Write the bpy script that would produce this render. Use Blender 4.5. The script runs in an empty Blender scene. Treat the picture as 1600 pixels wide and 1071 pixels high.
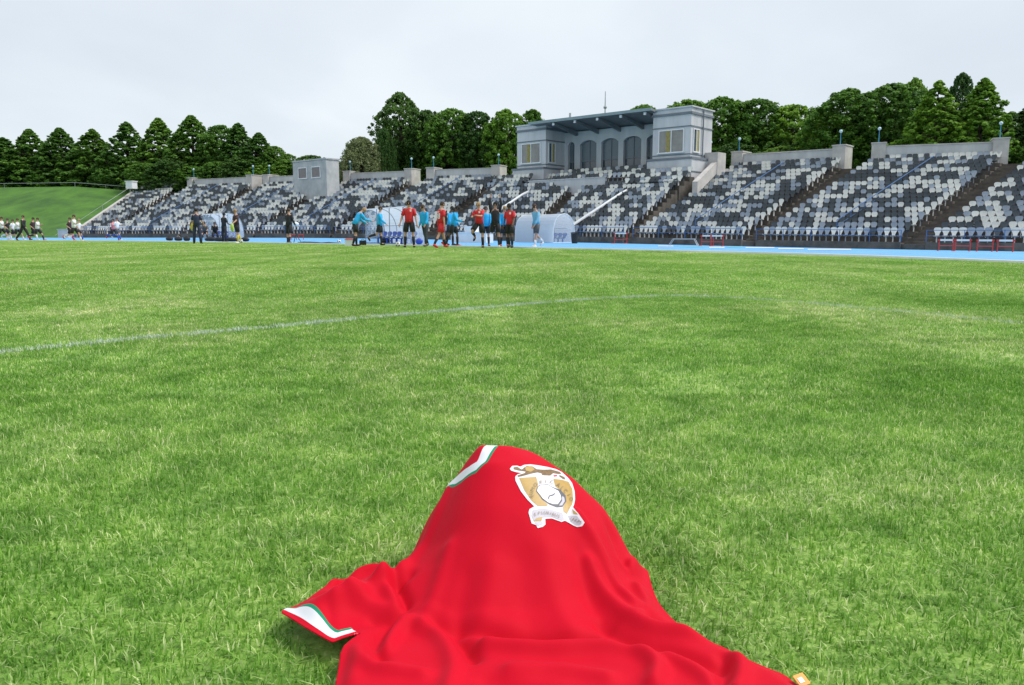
import bpy, bmesh, math, random
import numpy as np
from mathutils import Vector, Matrix, noise

random.seed(7); rng = np.random.default_rng(7)
R = math.radians
S = bpy.context.scene
COL = S.collection

# ------------------------------------------------------------------ camera
F = 1220.0; CX = 800.0; CY = 535.5; HC = 0.6
PITCH = math.atan(172.5 / F)
cam_d = bpy.data.cameras.new('camera'); cam = bpy.data.objects.new('camera', cam_d)
COL.objects.link(cam); S.camera = cam
cam.location = (0, 0, HC); cam.rotation_euler = (math.pi/2 - PITCH, 0, 0)
cam_d.sensor_width = 36; cam_d.lens = 36 * F / 1600
cam_d.clip_start = 0.05; cam_d.clip_end = 3000

# ------------------------------------------------------------------ sky, sun, exposure
SUN_DIR = Vector((0.72, 0.02, 0.95)).normalized()      # towards the sun
sun_el = math.asin(SUN_DIR.z); sun_az = math.atan2(SUN_DIR.x, SUN_DIR.y)
world = bpy.data.worlds.new('World'); S.world = world; world.use_nodes = True
nt = world.node_tree; nt.nodes.clear()
N = nt.nodes.new; LK = nt.links.new
out = N('ShaderNodeOutputWorld'); bg = N('ShaderNodeBackground'); bg.inputs['Strength'].default_value = 0.1
sky = N('ShaderNodeTexSky'); sky.sky_type = 'NISHITA'; sky.sun_disc = False
sky.sun_elevation = sun_el; sky.sun_rotation = sun_az
tc = N('ShaderNodeTexCoord'); sep = N('ShaderNodeSeparateXYZ'); LK(tc.outputs['Generated'], sep.inputs[0])
zz = N('ShaderNodeMath'); zz.operation = 'MAXIMUM'; zz.inputs[1].default_value = 0.0; LK(sep.outputs['Z'], zz.inputs[0])
za = N('ShaderNodeMath'); za.operation = 'ADD'; za.inputs[1].default_value = 0.22; LK(zz.outputs[0], za.inputs[0])
dx = N('ShaderNodeMath'); dx.operation = 'DIVIDE'; LK(sep.outputs['X'], dx.inputs[0]); LK(za.outputs[0], dx.inputs[1])
dy = N('ShaderNodeMath'); dy.operation = 'DIVIDE'; LK(sep.outputs['Y'], dy.inputs[0]); LK(za.outputs[0], dy.inputs[1])
cb = N('ShaderNodeCombineXYZ'); LK(dx.outputs[0], cb.inputs[0]); LK(dy.outputs[0], cb.inputs[1])
cn = N('ShaderNodeTexNoise'); cn.inputs['Scale'].default_value = 0.75; cn.inputs['Detail'].default_value = 5
cn.inputs['Roughness'].default_value = 0.48; cn.inputs['Distortion'].default_value = 0.35; LK(cb.outputs[0], cn.inputs['Vector'])
cr = N('ShaderNodeValToRGB'); LK(cn.outputs['Fac'], cr.inputs[0])
cr.color_ramp.elements[0].position = 0.33; cr.color_ramp.elements[0].color = (0.685, 0.745, 0.815, 1)
cr.color_ramp.elements[1].position = 0.68; cr.color_ramp.elements[1].color = (0.92, 0.96, 0.99, 1)
e = cr.color_ramp.elements.new(0.5); e.color = (0.775, 0.833, 0.887, 1)
gain = N('ShaderNodeVectorMath'); gain.operation = 'SCALE'; gain.inputs['Scale'].default_value = 5.2; LK(cr.outputs['Color'], gain.inputs[0])
mx = N('ShaderNodeMix'); mx.data_type = 'RGBA'; mx.clamp_result = False; mx.inputs['Factor'].default_value = 0.92
LK(sky.outputs[0], mx.inputs['A']); LK(gain.outputs[0], mx.inputs['B'])
LK(mx.outputs['Result'], bg.inputs['Color']); LK(bg.outputs[0], out.inputs[0])

sd = bpy.data.lights.new('sun', 'SUN'); sun = bpy.data.objects.new('sun', sd); COL.objects.link(sun)
sd.energy = 1.5; sd.angle = R(24); sd.color = (1.0, 0.955, 0.89)
sun.rotation_euler = SUN_DIR.to_track_quat('Z', 'Y').to_euler()
sun.location = SUN_DIR * 50
vs = S.view_settings; vs.view_transform = 'Standard'; vs.look = 'None'; vs.exposure = 1.02; vs.gamma = 1; vs.use_curve_mapping = False

# ------------------------------------------------------------------ helpers
cp, sp = math.cos(PITCH), math.sin(PITCH)
def ray(x, y):
    u = (x - CX) / F; v = (CY - y) / F
    return Vector((u, cp + v * sp, -sp + v * cp))
def pt(x, y, D):                      # the world point seen at photo position x, y at distance D
    r = ray(x, y); return Vector((0, 0, HC)) + r * (D / r.y)
def gp(x, y, z=0.0):                  # the same on a level z
    r = ray(x, y); return Vector((0, 0, HC)) + r * ((z - HC) / r.z)

def tag(o, label=None, cat=None, group=None, kind=None):
    if label: o['label'] = label
    if cat: o['category'] = cat
    if group: o['group'] = group
    if kind: o['kind'] = kind
    return o
def link(name, me, parent=None, mats=None):
    o = bpy.data.objects.new(name, me); COL.objects.link(o)
    if parent is not None: o.parent = parent
    if mats is not None and me is not None and not me.materials:
        for m in (mats if isinstance(mats, (list, tuple)) else [mats]): me.materials.append(m)
    return o
def empty(name, loc=(0, 0, 0), rz=0, label=None, cat=None, group=None, kind=None):
    o = bpy.data.objects.new(name, None); COL.objects.link(o); o.location = loc; o.rotation_euler[2] = rz
    o.empty_display_size = 0.2
    return tag(o, label, cat, group, kind)
def copy_tree(o, parent=None):
    c = o.copy(); COL.objects.link(c)
    if parent is not None: c.parent = parent
    for ch in list(o.children): copy_tree(ch, c)
    return c

class MB:
    def __init__(s): s.v = []; s.f = []; s.m = []
    def add(s, vs, fs, mi=0):
        b = len(s.v); s.v += [tuple(v) for v in vs]
        for f in fs: s.f.append(tuple(b + i for i in f)); s.m.append(mi)
    def hexa(s, p, mi=0):             # p: 4 bottom, 4 top
        s.add(p, [(0, 3, 2, 1), (4, 5, 6, 7), (0, 1, 5, 4), (1, 2, 6, 5), (2, 3, 7, 6), (3, 0, 4, 7)], mi)
    def box(s, x0, x1, y0, y1, z0, z1, mi=0, M=None):
        p = [Vector(q) for q in ((x0, y0, z0), (x1, y0, z0), (x1, y1, z0), (x0, y1, z0), (x0, y0, z1), (x1, y0, z1), (x1, y1, z1), (x0, y1, z1))]
        if M is not None: p = [M @ q for q in p]
        s.hexa(p, mi)
    def tube(s, pts, rad, n=8, mi=0, caps=True):
        pts = [Vector(p) for p in pts]; k = len(pts)
        rad = rad if isinstance(rad, (list, tuple)) else [rad] * k
        b = len(s.v); ref = None
        for i, p in enumerate(pts):
            t = (pts[min(i + 1, k - 1)] - pts[max(i - 1, 0)])
            t = t.normalized() if t.length > 1e-9 else Vector((0, 0, 1))
            if ref is None:
                ref = Vector((1, 0, 0)) if abs(t.x) < 0.8 else Vector((0, 1, 0))
            a = (ref - t * ref.dot(t)).normalized(); c = t.cross(a); ref = a
            r = rad[i]; ra, rb = r if isinstance(r, tuple) else (r, r)
            for j in range(n):
                w = 2 * math.pi * j / n
                s.v.append(tuple(p + a * (ra * math.cos(w)) + c * (rb * math.sin(w))))
        for i in range(k - 1):
            for j in range(n):
                a0 = b + i * n + j; a1 = b + i * n + (j + 1) % n
                s.f.append((a0, a1, a1 + n, a0 + n)); s.m.append(mi)
        if caps:
            s.f.append(tuple(b + j for j in range(n))[::-1]); s.m.append(mi)
            s.f.append(tuple(b + (k - 1) * n + j for j in range(n))); s.m.append(mi)
    def ball(s, c, r, n=10, m=6, mi=0):
        rx, ry, rz = r if isinstance(r, tuple) else (r, r, r); c = Vector(c); b = len(s.v)
        s.v.append((c.x, c.y, c.z - rz))
        for i in range(1, m):
            ph = -math.pi / 2 + math.pi * i / m
            for j in range(n):
                w = 2 * math.pi * j / n
                s.v.append((c.x + rx * math.cos(ph) * math.cos(w), c.y + ry * math.cos(ph) * math.sin(w), c.z + rz * math.sin(ph)))
        s.v.append((c.x, c.y, c.z + rz)); top = len(s.v) - 1
        for j in range(n):
            s.f.append((b, b + 1 + (j + 1) % n, b + 1 + j)); s.m.append(mi)
            for i in range(m - 2):
                a0 = b + 1 + i * n + j; a1 = b + 1 + i * n + (j + 1) % n
                s.f.append((a0, a1, a1 + n, a0 + n)); s.m.append(mi)
            q = b + 1 + (m - 2) * n
            s.f.append((q + j, q + (j + 1) % n, top)); s.m.append(mi)
    def mesh(s, name, mats, smooth=False):
        me = bpy.data.meshes.new(name); me.from_pydata(s.v, [], s.f)
        for m in (mats if isinstance(mats, (list, tuple)) else [mats]): me.materials.append(m)
        if any(s.m): me.polygons.foreach_set('material_index', s.m)
        if smooth: me.polygons.foreach_set('use_smooth', [True] * len(s.f))
        me.update(); return me
    def build(s, name, mats, parent=None, smooth=False):
        return link(name, s.mesh(name, mats, smooth), parent)

def mat(name, col, rough=0.6, var=0.0, scale=4.0, bump=0.0, bscale=30.0, metal=0.0, col2=None, streak=False, trans=0.0, sheen=0.0, spec=0.5, alpha=1.0, world=True):
    m = bpy.data.materials.new(name); m.use_nodes = True; t = m.node_tree
    p = t.nodes['Principled BSDF']; p.inputs['Roughness'].default_value = rough; p.inputs['Metallic'].default_value = metal
    p.inputs['Specular IOR Level'].default_value = spec
    if trans: p.inputs['Transmission Weight'].default_value = trans
    if alpha < 1: p.inputs['Alpha'].default_value = alpha
    if sheen: p.inputs['Sheen Weight'].default_value = sheen
    c = tuple(col) + (1,)
    p.inputs['Base Color'].default_value = c
    geo = t.nodes.new('ShaderNodeNewGeometry'); pos = geo.outputs['Position']
    if not world:
        tcn = t.nodes.new('ShaderNodeTexCoord'); pos = tcn.outputs['Object']
    if streak:
        mp = t.nodes.new('ShaderNodeMapping'); mp.inputs['Scale'].default_value = (1, 1, 0.15); t.links.new(pos, mp.inputs[0]); pos = mp.outputs[0]
    if var or col2:
        nz = t.nodes.new('ShaderNodeTexNoise'); nz.inputs['Scale'].default_value = scale; nz.inputs['Detail'].default_value = 6
        nz.inputs['Roughness'].default_value = 0.62; t.links.new(pos, nz.inputs['Vector'])
        r = t.nodes.new('ShaderNodeValToRGB'); t.links.new(nz.outputs['Fac'], r.inputs[0])
        r.color_ramp.elements[0].position = 0.32; r.color_ramp.elements[1].position = 0.68
        lo = tuple(x * (1 - var) for x in col); hi = tuple(min(1, x * (1 + var)) for x in col)
        if col2: hi = col2
        r.color_ramp.elements[0].color = lo + (1,); r.color_ramp.elements[1].color = tuple(hi) + (1,)
        t.links.new(r.outputs[0], p.inputs['Base Color'])
    if bump:
        n2 = t.nodes.new('ShaderNodeTexNoise'); n2.inputs['Scale'].default_value = bscale; n2.inputs['Detail'].default_value = 5
        t.links.new(pos, n2.inputs['Vector'])
        b = t.nodes.new('ShaderNodeBump'); b.inputs['Strength'].default_value = bump; b.inputs['Distance'].default_value = 0.02
        t.links.new(n2.outputs['Fac'], b.inputs['Height']); t.links.new(b.outputs[0], p.inputs['Normal'])
    return m

def ramp(t, src, stops, interp='LINEAR'):
    r = t.nodes.new('ShaderNodeValToRGB'); t.links.new(src, r.inputs[0]); r.color_ramp.interpolation = interp
    el = r.color_ramp.elements
    el[0].position, el[1].position = stops[0][0], stops[-1][0]
    el[0].color, el[1].color = tuple(stops[0][1]) + (1,), tuple(stops[-1][1]) + (1,)
    for p_, c_ in stops[1:-1]: q = el.new(p_); q.color = tuple(c_) + (1,)
    return r.outputs[0]
def nz(t, pos, scale, detail=4, rough=0.6, dist=0.0):
    n = t.nodes.new('ShaderNodeTexNoise'); n.inputs['Scale'].default_value = scale; n.inputs['Detail'].default_value = detail
    n.inputs['Roughness'].default_value = rough; n.inputs['Distortion'].default_value = dist
    t.links.new(pos, n.inputs['Vector']); return n.outputs['Fac']
def mixc(t, f, a, b, mode='MIX'):
    m = t.nodes.new('ShaderNodeMix'); m.data_type = 'RGBA'; m.blend_type = mode
    for key, v in (('Factor', f), ('A', a), ('B', b)):
        if hasattr(v, 'is_linked'): t.links.new(v, m.inputs[key])
        else: m.inputs[key].default_value = v if key == 'Factor' else (tuple(v) + (1,))
    return m.outputs['Result']

# ------------------------------------------------------------------ grass materials
def grass_material(name, blade):
    m = bpy.data.materials.new(name); m.use_nodes = True; t = m.node_tree
    p = t.nodes['Principled BSDF']; geo = t.nodes.new('ShaderNodeNewGeometry'); pos = geo.outputs['Position']
    mp = t.nodes.new('ShaderNodeMapping'); mp.inputs['Scale'].default_value = (1, 1, 0); t.links.new(pos, mp.inputs[0]); flat = mp.outputs[0]
    big = ramp(t, nz(t, flat, 0.55, 5, 0.62, 0.4), [(0.30, (0.140, 0.275, 0.042)), (0.50, (0.205, 0.330, 0.075)), (0.70, (0.320, 0.395, 0.150))])
    st = t.nodes.new('ShaderNodeMapping'); st.inputs['Rotation'].default_value = (0, 0, R(48)); st.inputs['Scale'].default_value = (1.1, .09, 1); t.links.new(flat, st.inputs[0])
    big = mixc(t, 1.0, big, ramp(t, nz(t, st.outputs[0], 1.0, 3, .55), [(.36, (.86, .90, .82)), (.64, (1.16, 1.10, 1.22))]), 'MULTIPLY')
    mid = ramp(t, nz(t, flat, 5.5, 5, 0.7), [(0.34, (0.62, 0.72, 0.6)), (0.52, (1, 1, 1)), (0.70, (1.42, 1.25, 1.5))])
    c = mixc(t, 1.0, big, mid, 'MULTIPLY')
    # the mown strips run across the pitch
    if blade:
        at = t.nodes.new('ShaderNodeAttribute'); at.attribute_name = 'tone'; oi = t.nodes.new('ShaderNodeObjectInfo')
        f2 = ramp(t, at.outputs['Fac'], [(0.0, (.42, .62, .22)), (.35, (.72, .88, .45)), (.62, (1.0, 1.08, .75)), (.82, (1.25, 1.2, 1.1)), (.89, (2.2, 1.6, 2.6)), (1.0, (2.6, 1.75, 3.4))])
    else:
        fine = nz(t, flat, 70.0, 2, 0.5)
        f2 = ramp(t, fine, [(0.30, (0.62, 0.72, 0.5)), (0.48, (1.1, 1.12, 0.95)), (0.60, (1.35, 1.28, 1.25)), (0.72, (2.0, 1.65, 2.4))])
    c = mixc(t, 1.0, c, f2, 'MULTIPLY')
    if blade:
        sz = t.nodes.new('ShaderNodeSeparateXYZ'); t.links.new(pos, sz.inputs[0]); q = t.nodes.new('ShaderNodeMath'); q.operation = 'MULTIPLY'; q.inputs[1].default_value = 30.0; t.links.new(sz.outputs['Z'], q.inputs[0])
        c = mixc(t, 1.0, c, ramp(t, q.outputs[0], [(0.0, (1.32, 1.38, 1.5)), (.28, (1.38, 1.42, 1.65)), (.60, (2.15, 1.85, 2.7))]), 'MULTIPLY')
    t.links.new(c, p.inputs['Base Color'])
    p.inputs['Roughness'].default_value = 0.55; p.inputs['Specular IOR Level'].default_value = 0.25
    if blade:
        tr = t.nodes.new('ShaderNodeBsdfTranslucent'); t.links.new(c, tr.inputs['Color'])
        ms = t.nodes.new('ShaderNodeMixShader'); ms.inputs[0].default_value = 0.42
        o = t.nodes['Material Output']
        t.links.new(p.outputs[0], ms.inputs[1]); t.links.new(tr.outputs[0], ms.inputs[2]); t.links.new(ms.outputs[0], o.inputs[0])
    else:
        b = t.nodes.new('ShaderNodeBump'); b.inputs['Strength'].default_value = 0.35; b.inputs['Distance'].default_value = 0.02
        t.links.new(nz(t, flat, 28, 5, 0.7), b.inputs['Height']); t.links.new(b.outputs[0], p.inputs['Normal'])
    return m
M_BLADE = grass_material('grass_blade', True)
M_TURF = grass_material('turf', False)
M_SOIL = mat('thatch', (0.075, 0.115, 0.03), 0.9, col2=(0.16, 0.17, 0.06), var=0.3, scale=60)
M_LINE = mat('line_paint', (0.50, 0.58, 0.47), 0.8, var=0.35, scale=40)
M_BANK = mat('bank_grass', (0.036, 0.120, 0.007), 0.8, col2=(0.078, 0.205, 0.013), var=0.2, scale=0.35, bump=0.5, bscale=3)
M_TRACK = mat('track_surface', (0.12, 0.38, 0.70), 0.75, var=0.12, scale=0.6, bump=0.1, bscale=60)
M_WHITE = mat('white_paint', (0.74, 0.76, 0.78), 0.5, var=0.06, scale=3)
M_TEAL = mat('teal_paint', (0.12, 0.52, 0.66), 0.6, var=0.1, scale=3)
M_CONC = mat('terrace_concrete', (0.075, 0.066, 0.058), 0.85, col2=(0.145, 0.125, 0.105), var=0.2, scale=1.6, bump=0.3)
M_WALLG = mat('parapet_render', (0.48, 0.49, 0.50), 0.8, col2=(0.60, 0.605, 0.61), var=0.1, scale=0.9, streak=True, bump=0.15)
M_COPE = mat('coping_stone', (0.44, 0.43, 0.42), 0.8, col2=(0.58, 0.55, 0.52), var=0.1, scale=1.2, bump=0.15)
M_PAV = mat('pavilion_render', (0.50, 0.515, 0.54), 0.75, col2=(0.62, 0.63, 0.65), var=0.08, scale=0.8, streak=True, bump=0.1)
M_PAVD = mat('pavilion_trim', (0.17, 0.195, 0.225), 0.7, var=0.12, scale=1.5)
M_ROOF = mat('roof_sheet', (0.19, 0.21, 0.225), 0.55, var=0.12, scale=1.5)
M_GLASS = mat('window_glass', (0.20, 0.20, 0.185), 0.12, var=0.25, scale=1.0, spec=0.8)
M_DGLASS = mat('dark_glass', (0.055, 0.075, 0.095), 0.15, var=0.2, scale=0.8, spec=0.8)
M_CURT = mat('yellow_curtain', (0.36, 0.30, 0.09), 0.8, var=0.25, scale=8)
M_BLUE = mat('blue_rail', (0.045, 0.13, 0.31), 0.45, var=0.15, scale=3)
M_BLUEL = mat('blue_post', (0.05, 0.25, 0.44), 0.45, var=0.1, scale=3)
M_GLOBE = mat('lamp_glass', (0.50, 0.68, 0.80), 0.2, var=0.05, scale=3)
M_SEATW = mat('seat_white', (0.66, 0.67, 0.64), 0.5, col2=(0.78, 0.78, 0.74), var=0.08, scale=1.1)
M_SEATG = mat('seat_grey', (0.27, 0.32, 0.39), 0.5, col2=(0.37, 0.42, 0.49), var=0.08, scale=1.1)
M_SEATD = mat('seat_dark', (0.042, 0.055, 0.066), 0.5, col2=(0.072, 0.088, 0.10), var=0.12, scale=1.1)
M_BLACK = mat('black_matt', (0.018, 0.018, 0.02), 0.7, var=0.2, scale=6)
M_METAL = mat('galvanised', (0.42, 0.44, 0.46), 0.35, var=0.1, scale=4, metal=0.6)
M_REDP = mat('red_plastic', (0.55, 0.035, 0.03), 0.4, var=0.08, scale=4)

# ------------------------------------------------------------------ ground, pitch, track
near_px = [(0, 376.2), (160, 377.2), (320, 378.8), (600, 383.2), (900, 389.7), (1100, 394.5), (1240, 397.8), (1420, 404), (1600, 412)]
far_px = [(-60, 371.8, 86), (125, 371.7, 82), (168, 371.7, 81), (283, 371.7, 78.7), (399, 371.7, 75.2), (521, 372.2, 71.5), (675, 374.4, 65.5),
          (835, 377.6, 59.5), (981, 380.4, 54.2), (1170, 385.3, 48.5), (1425, 390.6, 43.2)]
near = [gp(x, y) for x, y in near_px]
near = [Vector((-150, 108, 0)), Vector((-85, 80, 0))] + near + [Vector((12.5, 8, 0)), Vector((14.5, -8, 0)), Vector((15.5, -40, 0))]
far = [pt(x, y, D) for x, y, D in far_px]
far = [Vector((-190, 118, -0.1)), Vector((-105, 96, -0.05))] + far + [Vector((29.5, 38.0, -0.4)), Vector((38, 22, -0.4)), Vector((44, -8, -0.4)), Vector((46, -40, -0.4))]
def resample(poly, n):
    P = np.array([tuple(p) for p in poly]); d = np.r_[0, np.cumsum(np.linalg.norm(np.diff(P, axis=0), axis=1))]
    q = np.linspace(0, 1, n) * d[-1]
    A = np.stack([np.interp(q, d, P[:, i]) for i in range(3)], 1)
    for _ in range(3): A[1:-1] = (A[:-2] + 2 * A[1:-1] + A[2:]) / 4
    return [Vector(a) for a in A]
nearR = resample(near, 160)
tN = np.array([p.x / p.y if p.y > 6 else 9 for p in nearR])
# matching far-edge points: across each near point, along the local normal direction as seen fanning out
farR = resample(far, 160)
ground = MB(); ground.add([(-900, -900, -0.9), (900, -900, -0.9), (900, 1500, -0.9), (-900, 1500, -0.9)], [(0, 1, 2, 3)])
tag(ground.build('ground', M_BANK), kind='structure')
# pitch: strips from behind the camera out to the near track edge
pm = MB()
for i in range(len(nearR) - 1):
    a, b = nearR[i], nearR[i + 1]
    ra = Vector((a.x * 0.0 - 30 if i < 0 else a.x, -40, 0)); rb = Vector((b.x, -40, 0))
    if b.x > a.x + 1e-5: pm.add([(a.x, -40, 0), (b.x, -40, 0), tuple(b), tuple(a)], [(0, 1, 2, 3)])
pitch = tag(pm.build('pitch', M_TURF), kind='structure')
tm = MB()
K = 6
for i in range(159):
    for k in range(K):
        q = [nearR[i].lerp(farR[i], k / K), nearR[i + 1].lerp(farR[i + 1], k / K), nearR[i + 1].lerp(farR[i + 1], (k + 1) / K), nearR[i].lerp(farR[i], (k + 1) / K)]
        tm.add(q, [(0, 1, 2, 3)])
tag(tm.build('running_track', M_TRACK), kind='structure')
def strip(poly_a, poly_b, f0, f1, dz, name, m, i0=0, i1=159, h=0.0):
    b = MB()
    for i in range(i0, i1):
        q = []
        for j, f in ((i, f0), (i + 1, f0), (i + 1, f1), (i, f1)):
            v = poly_a[j].lerp(poly_b[j], f); q.append(Vector((v.x, v.y, v.z + dz)))
        if h: b.hexa([v + Vector((0, 0, -0.05)) for v in q] + [v + Vector((0, 0, h)) for v in q])
        else: b.add(q, [(0, 1, 2, 3)])
    return tag(b.build(name, m), kind='structure')
strip(nearR, farR, -0.004, 0.006, 0.0, 'kerb', M_WHITE, h=0.05)
lanes = MB()
for ln in range(1, 9):
    f = ln * 0.058
    for i in range(0, 159):
        q = []
        for j, ff in ((i, f), (i + 1, f), (i + 1, f + 0.0022), (i, f + 0.0022)):
            v = nearR[j].lerp(farR[j], ff); q.append((v.x, v.y, v.z + 0.004))
        lanes.add(q, [(0, 1, 2, 3)])
tag(lanes.build('lane_lines', M_WHITE), kind='structure')
def track_z(X, Y):                                  # height of the track surface at a place
    best = None
    for i in range(0, 160):
        a, b = nearR[i], farR[i]; d = (b - a); d2 = Vector((d.x, d.y)); w = Vector((X - a.x, Y - a.y))
        f = max(0, min(1, w.dot(d2) / d2.length_squared)); e_ = (w - d2 * f).length
        if best is None or e_ < best[0]: best = (e_, a.z + d.z * f)
    return best[1]
def tp(x, D):                                       # a place on the track under photo column x at distance D
    p = pt(x, 363, D); return Vector((p.x, p.y, track_z(p.x, p.y)))
marks = MB()
for (x0, x1, y0, y1, mi) in ((1028, 1052, 384.4, 385.6, 0), (1060, 1100, 385.0, 386.2, 1), (1108, 1132, 386.4, 387.8, 0), (1136, 1160, 385.4, 386.6, 1),
                            (1165, 1210, 386.8, 388.0, 0), (1216, 1256, 388.6, 389.8, 0), (1262, 1330, 389.6, 391.0, 0)):
    q = []
    for xx, yy in ((x0, y1), (x1, y1), (x1, y0), (x0, y0)):
        D = 50.0
        for _ in range(12):
            z = tp(xx, D).z; D = gp(xx, yy, z).y
        v = gp(xx, yy, z); q.append((v.x, v.y, z + 0.012))
    marks.add(q, [(0, 1, 2, 3)], mi)
tag(marks.build('track_markings', [M_WHITE, M_TEAL]), kind='structure')

# ------------------------------------------------------------------ grandstand
HW = lambda D: 6.9 + 0.4 * max(0, min(1, (D - 55) / 45))       # wall top height
def rear(x, y):
    D = 75.0
    for _ in range(10): D = (HW(D) - HC) * F / (363 - y)
    return pt(x, y, D)
blocks = {}
def setblock(key, fl, fr, rl, rr, rows, cols, drop=1.42):
    f0 = pt(*fl) if len(fl) == 3 and fl[1] > 300 else Vector(fl); f1 = pt(*fr) if fr[1] > 300 else Vector(fr)
    f0 = f0 + Vector((0, 0, 0.36)); f1 = f1 + Vector((0, 0, 0.36))
    blocks[key] = dict(f0=f0, f1=f1, r0=Vector(rl) - Vector((0, 0, drop)), r1=Vector(rr) - Vector((0, 0, drop)), rows=rows, cols=cols)
ROWS = 18
setblock('A', (125, 371.7, 82), (167, 371.7, 81), rear(219, 286.3), rear(276, 284), ROWS, 12)
setblock('B', (172, 371.7, 81), (280, 371.7, 79), rear(296, 282), rear(394, 277.6), ROWS, 22)
setblock('C', (286, 371.7, 78.5), (397, 371.7, 75.5), rear(414, 277.5), rear(512, 273.3), ROWS, 22)
setblock('D', (402, 371.7, 75), (517, 372.2, 72), rear(540, 272.4), rear(643, 268.2), ROWS, 22)
setblock('E', (526, 372.3, 71), (664, 374.2, 66), rear(670, 267), rear(780, 263.2), ROWS, 22)
setblock('H', (990, 380.6, 52.8), (1160, 385.2, 48.2), rear(1148, 243.6), rear(1319, 233.2), ROWS, 22)
setblock('I', (1182, 385.6, 48.2), (1407, 390.3, 43.6), rear(1366, 230.6), rear(1572, 223), ROWS, 22)
bI = blocks['I']
uI = (bI['f1'] - bI['f0']); uI.z = 0; uI.normalize()
j0 = bI['f1'] + uI * 1.25; uR = (bI['r1'] - bI['r0']); uR.z = 0; LR = uR.length; uR.normalize(); j2 = bI['r1'] + uR * 1.9
blocks['J'] = dict(f0=j0, f1=j0 + uI * 9, r0=j2, r1=j2 + uR * LR, rows=ROWS, cols=22)
ztr = 4.05
def trear(x, y, z):
    r = gp(x, y, z); return r
blocks['F'] = dict(f0=pt(688, 374.7, 65) + Vector((0, 0, .36)), f1=pt(822, 377.3, 60) + Vector((0, 0, .36)), r0=pt(777, 302.5, 71.0), r1=pt(896, 301, 66.6), rows=12, cols=21)
blocks['G'] = dict(f0=pt(846, 377.9, 58.2) + Vector((0, 0, .36)), f1=pt(976, 380.3, 53.2) + Vector((0, 0, .36)), r0=pt(912, 301, 66.0), r1=pt(1062, 298, 58.9), rows=12, cols=21)

def bl(b, u, v):                                    # plan position in a block; v from the front (0) to the rear (1)
    return b['f0'].lerp(b['f1'], u).lerp(b['r0'].lerp(b['r1'], u), v)
def terrace_mesh(b, rows, mi=0, side=0.35):
    m = MB(); 
    for i in range(rows):
        v0, v1 = i / rows, (i + 1) / rows
        zz0 = [b['f0'].z + (b['r0'].z - b['f0'].z) * i / (rows - 1 + 1e-9), b['f1'].z + (b['r1'].z - b['f1'].z) * i / (rows - 1 + 1e-9)]
        A, B_ = bl(b, 0, v0), bl(b, 1, v0); C, D_ = bl(b, 1, v1), bl(b, 0, v1)
        lo = 1.0
        m.hexa([Vector((A.x, A.y, zz0[0] - lo)), Vector((B_.x, B_.y, zz0[1] - lo)), Vector((C.x, C.y, zz0[1] - lo)), Vector((D_.x, D_.y, zz0[0] - lo)),
                Vector((A.x, A.y, zz0[0])), Vector((B_.x, B_.y, zz0[1])), Vector((C.x, C.y, zz0[1])), Vector((D_.x, D_.y, zz0[0]))])
    return m
def seat_geom():
    prof = [(-.40, .41, .13), (-.38, .38, .19), (-.20, .36, .20), (-.06, .365, .12), (-.01, .46, .105), (.03, .56, .15), (.055, .66, .218), (.065, .745, .215), (.07, .80, .165), (.07, .815, .08)]
    V, Fc = [], []
    for o in (0, 1):
        for (y, z, w) in prof:
            dyy, dzz = (0.022, -0.018) if o else (0, 0)
            for sx in (-1, 0, 1):
                cur = 0.03 if sx == 0 else 0
                V.append((sx * w, y + dyy + (cur if z > .45 else 0), z + dzz - (cur if z <= .45 else 0)))
    n = len(prof)
    for i in range(n - 1):
        for j in range(2):
            a = i * 3 + j
            Fc.append((a, a + 1, a + 4, a + 3)); c = a + n * 3; Fc.append((c, c + 3, c + 4, c + 1))
    for i in range(n - 1):
        for j, s_ in ((0, 0), (2, 1)):
            a = i * 3 + j; c = a + n * 3
            Fc.append((a, a + 3, c + 3, c) if not s_ else (a, c, c + 3, a + 3))
    for i in (0, n - 1):
        for j in (0, 1):
            a = i * 3 + j; Fc.append((a, a + n * 3, a + n * 3 + 1, a + 1) if i == 0 else (a, a + 1, a + n * 3 + 1, a + n * 3))
    # pedestal
    b = len(V)
    for z in (0, .38):
        for (x, y) in ((-.03, -.2), (.03, -.2), (.03, -.1), (-.03, -.1)): V.append((x, y, z))
    Fc += [(b, b + 1, b + 5, b + 4), (b + 1, b + 2, b + 6, b + 5), (b + 2, b + 3, b + 7, b + 6), (b + 3, b, b + 4, b + 7)]
    return V, Fc
SV, SF = seat_geom(); SVn = np.array(SV)
SM = [M_SEATW, M_SEATG, M_SEATD]
seat_meshes = []
for i, m_ in enumerate(SM):
    me = bpy.data.meshes.new('seat'); me.from_pydata(SV, [], SF); me.materials.append(m_); me.update(); seat_meshes.append(me)

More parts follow.
